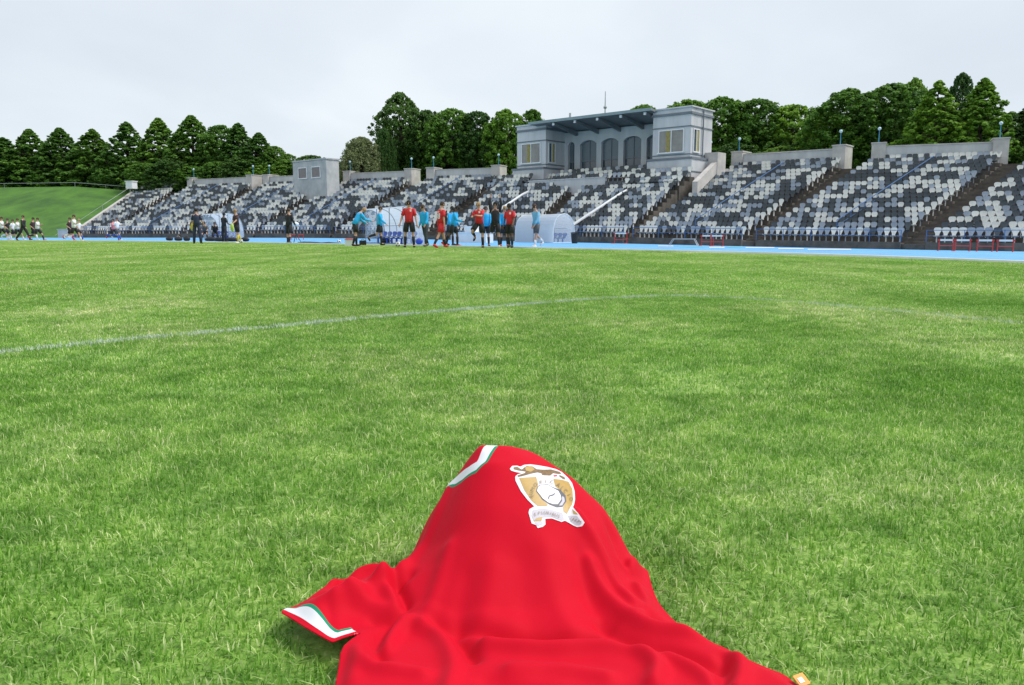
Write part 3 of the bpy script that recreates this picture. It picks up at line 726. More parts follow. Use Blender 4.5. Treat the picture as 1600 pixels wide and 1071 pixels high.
def tree_mesh(kind, seed, n_clump=760, leaves=32, leaf=.024, droop=0):
    """crown in a unit box: radius 1 (x,y), height 0..1 scaled later; clumps of leaf-sized faces on limbs"""
    r = np.random.default_rng(seed); V = []; T = []
    cl = []
    lob = r.random((9, 4))
    for _ in range(n_clump):
        h = r.random() ** (1.15 if kind == 'cone' else .9); a = r.random() * 2 * math.pi
        R0 = crown_profile(kind, h)
        bump_ = 1 + .09 * math.sin(a * 3 + seed + h * 7) + .07 * math.sin(a * 5 - h * 11 + seed)
        rr_ = R0 * bump_ * (r.random() ** .35)
        cl.append((rr_ * math.cos(a), rr_ * math.sin(a), h, rr_ / max(R0, .05)))
    for (x, y, h, q) in cl:
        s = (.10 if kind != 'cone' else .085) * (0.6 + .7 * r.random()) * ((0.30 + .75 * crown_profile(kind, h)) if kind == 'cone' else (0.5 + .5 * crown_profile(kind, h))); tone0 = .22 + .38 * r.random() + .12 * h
        k = int(leaves * (.6 + .8 * r.random()))
        g = r.normal(size=(k, 3)); g /= np.linalg.norm(g, axis=1)[:, None]; g *= (r.random((k, 1)) ** .45)
        c = np.array([x, y, h]) + g * np.array([s, s, s * .34])
        if droop: c[:, 2] -= droop * r.random(k) ** 2 * .3
        nrm = g + r.normal(size=(k, 3)) * .55; nrm[:, 2] = np.abs(nrm[:, 2]) + .35 - droop; nrm /= np.linalg.norm(nrm, axis=1)[:, None]
        t1 = np.cross(nrm, r.normal(size=(k, 3))); t1 /= np.linalg.norm(t1, axis=1)[:, None]; t2 = np.cross(nrm, t1)
        L = leaf * (0.6 + .9 * r.random((k, 1)))
        zs = np.array([1, 1, .42])
        for sgn in ((-1, -.6), (1, -.6), (.75, .8), (-.75, .8)): V.append((c + (t1 * sgn[0] + t2 * sgn[1]) * L * zs)[:, None, :])
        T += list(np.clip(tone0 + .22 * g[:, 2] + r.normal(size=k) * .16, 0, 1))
    Q = [np.concatenate(V[i * 4:(i + 1) * 4], axis=1) for i in range(len(cl))]
    Vv = np.concatenate(Q).reshape(-1, 3); n = len(Vv) // 4
    me = bpy.data.meshes.new('crown'); me.vertices.add(len(Vv)); me.vertices.foreach_set('co', Vv.astype(np.float32).ravel())
    me.loops.add(n * 4); me.loops.foreach_set('vertex_index', np.arange(n * 4, dtype=np.int32))
    me.polygons.add(n); me.polygons.foreach_set('loop_start', np.arange(0, n * 4, 4, dtype=np.int32)); me.polygons.foreach_set('loop_total', np.full(n, 4, dtype=np.int32))
    me.update(calc_edges=True)
    at = me.attributes.new('tone', 'FLOAT', 'FACE'); at.data.foreach_set('value', np.array(T, dtype=np.float32))
    return me
def trunk_mesh(seed):
    r = random.Random(seed); m = MB()
    m.tube([(0, 0, -.35), (.01, 0, 0), (0, .01, .35), (.0, 0, .9)], [.085, .06, .045, .01], 8)
    for i in range(12):
        a = i * 2.4 + r.random(); h = .05 + i * .06; L = .75 * (1 - h)
        m.tube([(0, 0, h), (math.cos(a) * L * .5, math.sin(a) * L * .5, h + .06), (math.cos(a) * L, math.sin(a) * L, h + .16)], [.028, .018, .006], 5)
    return m.mesh('trunk', M_BARK, True)
crowns = {}
def crown(kind, var, lm):
    k = (kind, var, lm.name)
    if k not in crowns:
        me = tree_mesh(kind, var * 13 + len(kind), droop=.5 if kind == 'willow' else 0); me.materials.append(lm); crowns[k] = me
    return crowns[k]
trunks = [trunk_mesh(i) for i in range(3)]
def tree(x, ytop, w, D, kind, lm, var, label, ybase=None, zb=6.0, group=None):
    top = pt(x, ytop, D); c = Vector((top.x, top.y, zb)); h = top.z - zb + .3; rad = w * (1.0 if kind == 'cone' else .66) * D / F
    r = empty('tree', c, 0, label, 'tree', group)
    cl0 = 0.02
    o = link('crown', crown(kind, var, lm), r); o.scale = (rad, rad, h * .98); o.rotation_euler[2] = x * .7; o.location = (0, 0, h * cl0)
    t_ = link('trunk', trunks[var % 3], r); t_.scale = (rad, rad, h)
    return r
gl = 'linden row behind the left bank'
LT = [(-52, 212, 80, 118), (4, 219, 74, 119), (45, 206, 66, 118), (93, 204, 66, 117), (143, 206, 68, 116), (197, 195, 66, 114), (247, 189, 66, 112), (299, 185, 76, 109), (345, 201, 62, 108), (372, 197, 62, 106), (404, 212, 58, 104), (428, 233, 36, 103), (450, 245, 34, 103)]
ll = ['dark conical tree at the far left edge of the frame', 'blunt conical tree at the left edge, lower than its right neighbour', 'first pointed conical tree from the left, above the joggers',
      'second pointed conical tree from the left, above the left part of the bank', 'broad blunt conical tree behind the middle of the grass bank', 'pointed conical tree above the white cabinet',
      'conical tree above the leftmost seats', 'tallest conical tree of the left row, above the left seats', 'round topped tree just right of the tallest conical tree', 'pointed tree next to the right end of the left row',
      'sloping tree closing the right end of the left row', 'low bushy tree just left of the gap beside the booth', 'small rounded tree behind the left side of the booth']
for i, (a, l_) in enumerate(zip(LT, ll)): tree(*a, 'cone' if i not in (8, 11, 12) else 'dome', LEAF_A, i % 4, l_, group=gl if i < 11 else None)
MT = [(564, 219, 62, 92, 'willow', LEAF_C, 0, 'pale silvery willow to the right of the booth'),
      (600, 205, 34, 93, 'willow', LEAF_D, 1, 'narrow dark tree between the silvery willow and the tall dark tree'),
      (624, 151, 72, 97, 'tall', LEAF_D, 0, 'tallest dark drooping tree behind the middle dugout'),
      (668, 178, 64, 96, 'dome', LEAF_D, 1, 'dark round tree just right of the tall dark tree'),
      (706, 176, 74, 94, 'dome', LEAF_A, 2, 'green domed tree left of the pavilion group'),
      (746, 180, 62, 93, 'dome', LEAF_D, 3, 'dark domed tree behind the red and black players'),
      (792, 177, 62, 91, 'dome', LEAF_B, 0, 'leafy tree immediately left of the pavilion'),
      (832, 177, 60, 92, 'tall', LEAF_A, 1, 'sparse topped tree rising behind the left pavilion tower'),
      (945, 189, 90, 96, 'dome', LEAF_B, 1, 'tree top peeping over the middle of the pavilion roof'),
      (1006, 170, 62, 95, 'dome', LEAF_B, 2, 'tree showing above the right end of the gallery roof'),
      (1072, 163, 92, 93, 'dome', LEAF_B, 3, 'bright green tree behind the right pavilion tower'),
      (1132, 158, 92, 92, 'dome', LEAF_B, 0, 'broad bright green tree just right of the pavilion'),
      (1186, 161, 84, 91, 'dome', LEAF_A, 3, 'darker domed tree above the first seats right of the pavilion'),
      (1240, 170, 84, 90, 'dome', LEAF_B, 2, 'round tree above the pillar left of the wide aisle'),
      (1284, 178, 64, 84, 'dome', LEAF_B, 1, 'lower light green tree left of the big right group'),
      (1330, 146, 104, 80, 'dome', LEAF_A, 0, 'big spreading tree behind the two pillars by the wide aisle'),
      (1396, 138, 100, 79, 'dome', LEAF_A, 2, 'spreading tree left of the dark cones at the right'),
      (1430, 129, 60, 84, 'tall', LEAF_A, 2, 'slender tree top between the spreading tree and the first right cone'),
      (1467, 133, 78, 71, 'cone', LEAF_B, 1, 'left one of the two broad cones at the right'),
      (1503, 121, 50, 82, 'tall', LEAF_D, 3, 'thin tall tree poking up between the two right cones'),
      (1538, 129, 80, 70, 'cone', LEAF_B, 3, 'right one of the two broad cones at the right'),
      (1626, 158, 96, 70, 'cone', LEAF_D, 2, 'dark tree cut by the right edge of the frame')]
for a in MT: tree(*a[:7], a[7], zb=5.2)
# undergrowth and farther trees that read as one mass behind the rows
ub = 0
hv = []
for (x0, x1, yt, D, n_) in ((-80, 430, 240, 122, 16), (620, 850, 205, 104, 8), (900, 1300, 196, 104, 12), (1290, 1640, 175, 92, 9)):
    for i in range(n_):
        x = x0 + (x1 - x0) * (i + .5) / n_; hv.append((x, yt + rng.uniform(-8, 10), (x1 - x0) / n_ * 1.9, D + rng.uniform(-2, 5)))
wood = empty('wood', (0, 0, 0), kind='stuff')
tag(wood, 'dense green wood filling in behind the rows of trees', 'wood')
for i, (x, yt, w, D) in enumerate(hv):
    top = pt(x, yt, D); rad = w / 2 * D / F
    o = link('foliage', crown('dome', i % 4, LEAF_D if i % 2 else LEAF_A), wood); o['kind'] = 'stuff'
    o.location = (top.x, top.y, 4.6); o.scale = (rad, rad, top.z - 4.6); o.rotation_euler[2] = i * 1.3
for i in range(46):                       # shrubs along the foot of the trees
    f = i / 45; x = -40 + f * 1680
    if 800 < x < 1110: continue
    D = 101 - 34 * f if x > 220 else 112
    p = pt(x, 300, D + 8); o = link('shrubs', crown('dome', i % 4, (LEAF_B, LEAF_A, LEAF_D)[i % 3]), wood); o['kind'] = 'stuff'
    o.location = (p.x, p.y + 2, 4.9); o.scale = (3.2, 3.2, 4.2 + (i % 3) * .5); o.rotation_euler[2] = i

# ------------------------------------------------------------------ dugouts
M_POLY = mat('polycarbonate', (0.74, 0.77, 0.79), .3, var=.05, scale=2, alpha=.88, spec=.5)
M_POLYC = mat('polycarbonate_clear', (0.55, 0.6, 0.65), .2, var=.05, scale=2, alpha=.28, spec=.6)
M_POLYW = mat('polycarbonate_roof', (0.80, 0.83, 0.86), .3, var=.04, scale=2, alpha=.90, spec=.6)
for m_ in (M_POLY, M_POLYW, M_POLYC):
    t = m_.node_tree; p_ = t.nodes['Principled BSDF']; a_ = p_.inputs['Alpha'].default_value; p_.inputs['Alpha'].default_value = 1
    tr = t.nodes.new('ShaderNodeBsdfTranslucent'); tr.inputs['Color'].default_value = (.86, .89, .92, 1); ms = t.nodes.new('ShaderNodeMixShader'); ms.inputs[0].default_value = .58
    tp_ = t.nodes.new('ShaderNodeBsdfTransparent'); m2 = t.nodes.new('ShaderNodeMixShader'); m2.inputs[0].default_value = a_
    t.links.new(p_.outputs[0], ms.inputs[1]); t.links.new(tr.outputs[0], ms.inputs[2]); t.links.new(tp_.outputs[0], m2.inputs[1]); t.links.new(ms.outputs[0], m2.inputs[2]); t.links.new(m2.outputs[0], t.nodes['Material Output'].inputs[0])
M_RIB = mat('grey_frame', (.25, .28, .31), .4, var=.1, scale=4)
M_SEATB = mat('seat_blue', (.02, .07, .42), .4, var=.08, scale=4)
bs_mesh = bpy.data.meshes.new('bench_seat'); bs_mesh.from_pydata(SV, [], SF); bs_mesh.materials.append(M_SEATB); bs_mesh.update()
def dugout(pL, pR, H, dep, nrib, nseat, rounded, label):
    e_ = pR - pL; e_.z = 0; L = e_.length; e_.normalize(); n_ = Vector((-e_.y, e_.x, 0)); z = min(pL.z, pR.z)
    r = empty('dugout', (pL.x, pL.y, z), math.atan2(e_.y, e_.x), label, 'dugout')
    prof = []
    if rounded:
        for i in range(15):
            a = math.pi * (1 - i / 14); prof.append((dep / 2 + dep / 2 * math.cos(a), H * (math.sin(a) ** .55) if 0 < i < 14 else 0.02))
    else:
        prof = [(0.0, H * .97)] + [(dep * (math.sin(math.pi / 2 * i / 11)) ** .9, H * (math.cos(math.pi / 2 * i / 11) ** .62) if i < 11 else .02) for i in range(0, 12)]
        prof[1] = (0.12, H)
    for i in range(len(prof) - 1):                  # panels front/top/back
        (y0, z0), (y1, z1) = prof[i], prof[i + 1]
    def shell(sel, mt, nm):
        m = MB()
        for i in sel:
            (y0, z0), (y1, z1) = prof[i], prof[i + 1]
            m.hexa([(0, y0, z0), (L, y0, z0), (L, y1, z1), (0, y1, z1), (0, y0 * 1.0, z0 + .012), (L, y0, z0 + .012), (L, y1 + .01, z1 + .012), (0, y1 + .01, z1 + .012)])
        m.build(nm, mt, r)
    np_ = len(prof) - 1; mean = lambda i: (prof[i][1] + prof[i + 1][1]) / 2
    shell([i for i in range(np_) if mean(i) > H * .72], M_POLYW, 'roof_panel'); shell([i for i in range(np_) if mean(i) <= H * .72], M_POLY, 'back_panel')
    for k in range(nrib):
        x = L * k / (nrib - 1); m = MB(); m.tube([(x, y, zz_) for y, zz_ in prof], .022 if not rounded else .03, 6)
        if not rounded: m.tube([(x, 0, 0), (x, 0, H * .97)], .022, 6)
        m.tube([(x, 0, .03), (x, dep, .03)], .025, 6); m.build('rib', M_RIB if not rounded or k not in (0, nrib - 1) else M_WHITE, r)
    for x in (0.0, L):
        m = MB(); off = .006 if x == 0 else -.006
        pv = [(x + off, y, z_) for y, z_ in prof] + ([(x + off, 0, .02)] if not rounded else [])
        pv2 = [(a + (.008 if x == 0 else -.008), b_, c_) for a, b_, c_ in pv]; k = len(pv)
        m.add(pv + pv2, [tuple(range(k)), tuple(range(k, 2 * k))[::-1]] + [(i, (i + 1) % k, k + (i + 1) % k, k + i) for i in range(k)])
        m.build('end_panel', M_POLYC, r)
    m = MB(); m.tube([(0, dep * .62, .95), (L, dep * .62, .95)], .02, 6); m.tube([(0, dep * .6, .38), (L, dep * .6, .38)], .03, 6); m.build('bench_bar', M_RIB, r)
    for k in range(nseat):
        o = link('seat', bs_mesh, r); o.location = (L * (k + .5) / nseat, dep * .62, .02); o.scale = (min(1.25, L / nseat / .46), .8, .78)
    return r
dugout(tp(571, 43.2), tp(630, 38.6), 1.86, 1.15, 4, 8, False, 'clear dugout with dark ribs and blue seats behind the two players in cyan and red')
dugout(tp(318, 63), tp(357, 60.5), 2.0, 1.3, 4, 7, False, 'leftmost clear dugout with blue seats behind the dark clothed staff')
dugout(tp(805, 56), tp(864, 51.6), 1.9, 1.7, 3, 9, True, 'rounded whitish dugout at the right behind the walking player in pale blue')

# ------------------------------------------------------------------ equipment
def obj_at(mb, name, mats, p, label, cat, rz=0.0, group=None, smooth=False):
    o = mb.build(name, mats, None, smooth); o.location = p; o.rotation_euler[2] = rz; return tag(o, label, cat, group)
p = tp(737, 51); m = MB(); m.box(-1.55, 1.55, -.35, .35, 0, .62); m.box(-1.6, 1.6, -.4, .4, .622, .68); m.box(-.35, .35, -.3, .3, .682, 1.05)
obj_at(m, 'storage_chest', M_WHITE, p, 'long white chest with a smaller box on top between two dugouts', 'chest', -.7)
p = gp(546, 385); r = empty('crate', (p.x, p.y, 0), .3, 'white plastic crate with pink lid beside the bending player in cyan', 'crate')
m = MB(); m.box(-.17, .17, -.13, .13, 0, .27); [m.box(-.17 + i * .068, -.17 + i * .068 + .012, -.138, -.1305, .02, .25) for i in range(6)]; m.build('body', M_WHITE, r)
m = MB(); m.box(-.19, .19, -.15, .15, .272, .31); m.box(-.14, .14, -.1, .1, .312, .34); m.build('lid', mat('pink_lid', (.62, .2, .25), .5, var=.1), r)
p = gp(567, 383.5); m = MB(); m.box(-.16, .16, -.1, .1, 0, .2); m.box(-.15, .15, -.09, .09, .202, .22); m.tube([(-.08, 0, .2), (-.06, 0, .27), (.06, 0, .27), (.08, 0, .2)], .012, 5)
obj_at(m, 'bag', M_BLACK, p, 'small black bag just right of the pink lidded crate', 'bag', .2)
bag_shade_spots = [(265, 376.6, .55, 'round black bag, leftmost of the bags by the leftmost dugout'), (279, 376.9, .5, 'black and white bag left of the man in navy'), (292, 377, .42, 'small dark bag directly left of the man in navy'),
            (330, 377.4, .8, 'big black bag under the leftmost dugout'), (343, 377.8, .7, 'black bag between the leftmost dugout and the standing staff'), (362, 378, .8, 'long black bag in front of the standing staff'), (383, 378, .6, 'black bag right of the man in yellow socks'),
            (603, 380.5, .5, 'dark low shape standing in for shade by the foot of the middle dugout'), (655, 383.0, .30, 'blue and red kit bag near the right foot of the middle dugout')]  # the dark low shape is added to stand in for shade, not a bag
for i, (x, y, w, l_) in enumerate(bag_shade_spots):
    p = gp(x, y); p.z = 0.0
    m = MB(); n_ = 9
    pts_ = [(-w / 2, 0, .09), (-w * .42, 0, .12), (-w * .2, 0, .145), (0, 0, .15), (w * .2, 0, .145), (w * .42, 0, .12), (w / 2, 0, .09)]
    m.tube(pts_, [(.05, .05), (.13, .10), (.16, .13), (.165, .14), (.16, .13), (.13, .10), (.05, .05)], 9)
    mm = [M_BLACK, M_SEATB, M_REDP, M_WHITE]
    if 'blue' in l_: m.m = [1] * len(m.m)
    m.tube([(-w * .2, 0, .27), (-w * .1, 0, .33), (w * .1, 0, .33), (w * .2, 0, .27)], .012, 5, 2 if 'blue' in l_ else (3 if 'white' in l_ else 0))
    obj_at(m, 'bag', mm, p, l_, 'bag', rng.uniform(-.5, .5), 'kit bags by the pitch' if i < 8 else None, True)
# tripod stand with cable
p = gp(463, 379.5); r = empty('tripod', (p.x, p.y, 0), 0, 'thin black tripod stand with a round pale head beside the man in black', 'tripod')
m = MB(); m.tube([(0, 0, .35), (0, 0, .98)], .018, 6); m.build('pole', M_BLACK, r)
for a in (0.3, 2.4, 4.5): q = MB(); q.tube([(0, 0, .5), (math.cos(a) * .28, math.sin(a) * .28, .01)], .014, 5); q.build('leg', M_BLACK, r)
m = MB(); m.ball((0, 0, 1.05), (.2, .14, .13), 12, 7); m.build('head', M_WHITE, r, True)
m = MB(); m.tube([(-.05, .1, .03), (.3, 0, .05), (.7, .1, .04), (1.2, 0, .03)], [.03, .05, .05, .03], 6)
obj_at(m, 'cable', M_BLACK, gp(466, 380.4), 'black cable bundle on the grass edge below the tripod', 'cable')
m = MB(); m.tube([(-.6, .05, .03), (0, 0, .05), (.5, .08, .03)], [.03, .05, .03], 6)
obj_at(m, 'rope', M_BLACK, gp(513, 381.2), 'black coiled rope lying left of the white ball', 'rope')
# small red chairs behind the tripod
for i, x in enumerate((459, 470)):
    p = tp(x, 60); r = empty('stool', p, .3, ['small red stool left of the tripod pole', 'small red stool right of the tripod pole'][i], 'stool')
    m = MB(); m.box(-.2, .2, -.18, .18, .36, .42); m.build('seat', M_REDP, r)
    for sx in (-1, 1):
        for sy in (-1, 1): q = MB(); q.tube([(sx * .15, sy * .13, .36), (sx * .18, sy * .16, 0)], .02, 5); q.build('leg', M_REDP, r)
# footballs
def ball_mesh():
    bm = bmesh.new(); bmesh.ops.create_icosphere(bm, subdivisions=3, radius=.11)
    ico = bmesh.new(); bmesh.ops.create_icosphere(ico, subdivisions=1, radius=1); dirs = [v.co.normalized() for v in ico.verts]; ico.free()
    for f in bm.faces: f.smooth = True; f.material_index = 1 if max(f.calc_center_median().normalized().dot(d) for d in dirs) > .945 else 0
    me = bpy.data.meshes.new('football'); bm.to_mesh(me); bm.free(); me.materials.append(M_WHITE); me.materials.append(M_BLACK); return me
bmsh = ball_mesh()
for (x, y, l_) in ((622, 386.5, 'black and white football beside the left foot of the standing player in red'), (692.5, 385, 'white football behind the legs of the player numbered 38'),
                   (530, 381.2, 'football lying left of the crate'), (377, 380.5, 'football at the feet of the man in yellow socks')):
    o = link('football', bmsh); p = gp(x, y); o.location = (p.x, p.y, .11); o.rotation_euler = (x, y, 1); tag(o, l_, 'football', 'footballs on the grass edge')
# bin
p = tp(898, 50.5); m = MB(); m.tube([(0, 0, 0), (0, 0, .05), (0, 0, .62), (0, 0, .64)], [.16, .19, .24, .24], 12); m.tube([(0, 0, .645), (0, 0, .70), (0, 0, .72)], [.26, .26, .12], 12)
obj_at(m, 'bin', M_BLACK, p, 'black round bin at the right end of the rounded dugout', 'bin')
# hurdles
def hurdle(x, D, w, h, rz, label, first=[None]):
    p = tp(x, D); r = empty('hurdle', p, rz, label, 'hurdle', 'athletics hurdles by the stand')
    for sx in (-1, 1): m = MB(); m.tube([(sx * w / 2, 0, 0), (sx * w / 2, 0, h - .03)], .025, 6); m.tube([(sx * w / 2, -.0, .02), (sx * w / 2, -.55, .02)], .025, 6); m.build('upright', M_REDP, r)
    m = MB(); m.box(-w / 2 - .06, w / 2 + .06, -.02, .02, h - .04, h + .05); [m.box(-w / 2 - .061 + i * (w + .02), -w / 2 + .04 + i * (w + .02), -.023, .023, h - .042, h + .052, 1) for i in (0, 1)]
    m.build('top_bar', [M_WHITE, M_REDP], r); m = MB(); m.tube([(-w / 2, 0, .25), (w / 2, 0, .25)], .018, 5); m.build('cross_bar', M_REDP, r)
hurdle(970, 52.0, .85, .66, -.45, 'red and white hurdle standing left of the silver frame')
hurdle(1106, 47, .7, .60, -.5, 'left hurdle of the two beyond the silver frame'); hurdle(1121, 46.6, .7, .60, -.4, 'right hurdle of the two beyond the silver frame')
for x, l_ in ((1480, 'leftmost hurdle of the four at the right'), (1506, 'second hurdle from the left at the right end'), (1541, 'third hurdle from the left at the right end'), (1573, 'rightmost hurdle, by the frame edge')):
    hurdle(x, 38.5 - (x - 1480) * .02, .62, .52, -.6, 'low red and white ' + l_)
# silver low frame
p = tp(1068, 46); m = MB(); L = .62
for y in (0, .35): m.tube([(-.85, y - .1, .02), (-.62, y, .40), (.62, y, .40), (.85, y - .1, .02)], .025, 6)
m.tube([(-.62, 0, .40), (-.62, .35, .40)], .02, 6); m.tube([(.62, 0, .40), (.62, .35, .40)], .02, 6)
obj_at(m, 'steel_frame', M_METAL, p, 'low silver trapezoid frame lying on the blue track', 'frame', -.45)

# ------------------------------------------------------------------ people
M_SKIN = mat('skin', (.50, .29, .20), .6, var=.06, scale=8); M_SKIND = mat('skin_dark', (.12, .065, .04), .6, var=.06, scale=8)
M_HAIRB = mat('hair_brown', (.06, .035, .02), .8, var=.2, scale=40); M_HAIRK = mat('hair_black', (.015, .012, .01), .8); M_HAIRY = mat('hair_blond', (.34, .22, .11), .8, var=.2, scale=40)
CL = dict(red=(.60, .022, .03), cyan=(.02, .41, .80), paleblue=(.16, .42, .62), black=(.016, .017, .02), white=(.74, .75, .78), navy=(.022, .032, .075), grey=(.085, .09, .10),
          darkgrey=(.035, .045, .055), maroon=(.05, .025, .03), yellow=(.62, .50, .05), lime=(.45, .62, .05), blue=(.02, .09, .40), pink=(.7, .2, .25))
CM = {k: mat('cloth_' + k, v, .8, var=.10, scale=9, bump=.25, bscale=14) for k, v in CL.items()}
M_EYE = mat('eye_dark', (.02, .015, .015), .3)
def vdir(pitch, out_, side):          # a limb direction: pitch forward, out to the side
    a, b = R(pitch), R(out_); return Vector((side * math.sin(b), math.sin(a) * math.cos(b), -math.cos(a) * math.cos(b)))
queue = []
def skeleton(height, lean, legs, arms, head, twist):
    k = height / 1.8; J = {}
    hip = Vector((0, 0, 0)); la = R(lean); up = Vector((0, math.sin(la), math.cos(la)))
    J['pelvis'] = hip; J['waist'] = hip + up * .14 * k; J['chest'] = hip + up * .34 * k; J['neck'] = hip + up * .52 * k
    ha = R(lean + head); hu = Vector((0, math.sin(ha), math.cos(ha)))
    J['jaw'] = J['neck'] + hu * .09 * k; J['head'] = J['neck'] + hu * .175 * k + Vector((0, .012, 0)); J['crown'] = J['neck'] + hu * .255 * k
    J['hu'] = hu
    ct, st = math.cos(R(twist)), math.sin(R(twist))
    for s_, nm, L_, A_ in ((-1, 'l', legs[0], arms[0]), (1, 'r', legs[1], arms[1])):
        sh = J['neck'] - up * .075 * k + Vector((s_ * .168 * k * ct, s_ * .168 * k * st, 0)); J['sh' + nm] = sh
        d = vdir(A_[0], A_[1], s_); el = sh + d * .285 * k; J['el' + nm] = el
        a2 = A_[0] + A_[2]; inn = A_[3] if len(A_) > 3 else A_[1] * .4; d2 = vdir(a2, inn, s_); wr = el + d2 * .255 * k; J['wr' + nm] = wr; J['ha' + nm] = wr + d2 * .085 * k; J['hd' + nm] = d2
        hp = hip + Vector((s_ * .092 * k, 0, -.03 * k)); J['hp' + nm] = hp
        kn = hp + vdir(L_[0], L_[2] if len(L_) > 2 else 4, s_) * .425 * k; J['kn' + nm] = kn
        an = kn + vdir(L_[0] - L_[1], (L_[2] if len(L_) > 2 else 3) * .5, s_) * .425 * k; J['an' + nm] = an
        ft = L_[0] - L_[1]; fp = max(-75, min(20, ft * .9)) if abs(ft) > 12 else 0
        fa = R(fp); J['to' + nm] = an + Vector((s_ * .02, math.cos(fa) * .17 * k, math.sin(fa) * .17 * k - .045 * k)); J['he' + nm] = an + Vector((0, -.05 * k * math.cos(fa), -.06 * k))
    low = min(min(J['to' + n].z - .03 * k, J['an' + n].z - .085 * k) for n in 'lr')
    for q in J:
        if q not in ('hu', 'hdl', 'hdr'): J[q] = J[q] - Vector((0, 0, low))
    J['k'] = k
    return J
def body_mesh(J):
    k = J['k']; P = []; E2 = []; Rr = []
    def add(p, r, par=None):
        P.append(p); Rr.append(r); 
        if par is not None: E2.append((par, len(P) - 1))
        return len(P) - 1
    pe = add(J['pelvis'], .115 * k); wa = add(J['waist'], .10 * k, pe); ch = add(J['chest'], .115 * k, wa); ub = add(J['chest'].lerp(J['neck'], .62), .105 * k, ch)
    ne = add(J['neck'].lerp(J['jaw'], .3), .052 * k, ub); ja = add(J['jaw'], .06 * k, ne); he = add(J['head'], .088 * k, ja); cr_ = add(J['crown'], .055 * k, he)
    for n in 'lr':
        sh = add(J['sh' + n], .058 * k, ub); el = add(J['el' + n], .040 * k, sh); m_ = add(J['el' + n].lerp(J['wr' + n], .3), .041 * k, el); wr = add(J['wr' + n], .026 * k, m_); add(J['ha' + n], .030 * k, wr)
        hp = add(J['hp' + n] - Vector((0, 0, .03)), .085 * k, pe); th = add(J['hp' + n].lerp(J['kn' + n], .5), .072 * k, hp); kn = add(J['kn' + n], .052 * k, th)
        ca = add(J['kn' + n].lerp(J['an' + n], .3), .055 * k, kn); an = add(J['an' + n], .036 * k, ca); add(J['to' + n].lerp(J['an' + n], .35), .036 * k, an)
    me = bpy.data.meshes.new('person'); me.from_pydata([tuple(p) for p in P], E2, []); o = bpy.data.objects.new('person', me); COL.objects.link(o)
    md = o.modifiers.new('s', 'SKIN'); sv = me.skin_vertices[0].data
    for i, r in enumerate(Rr): sv[i].radius = (r, r)
    sv[0].use_root = True
    o.modifiers.new('u', 'SUBSURF').levels = 1
    return o
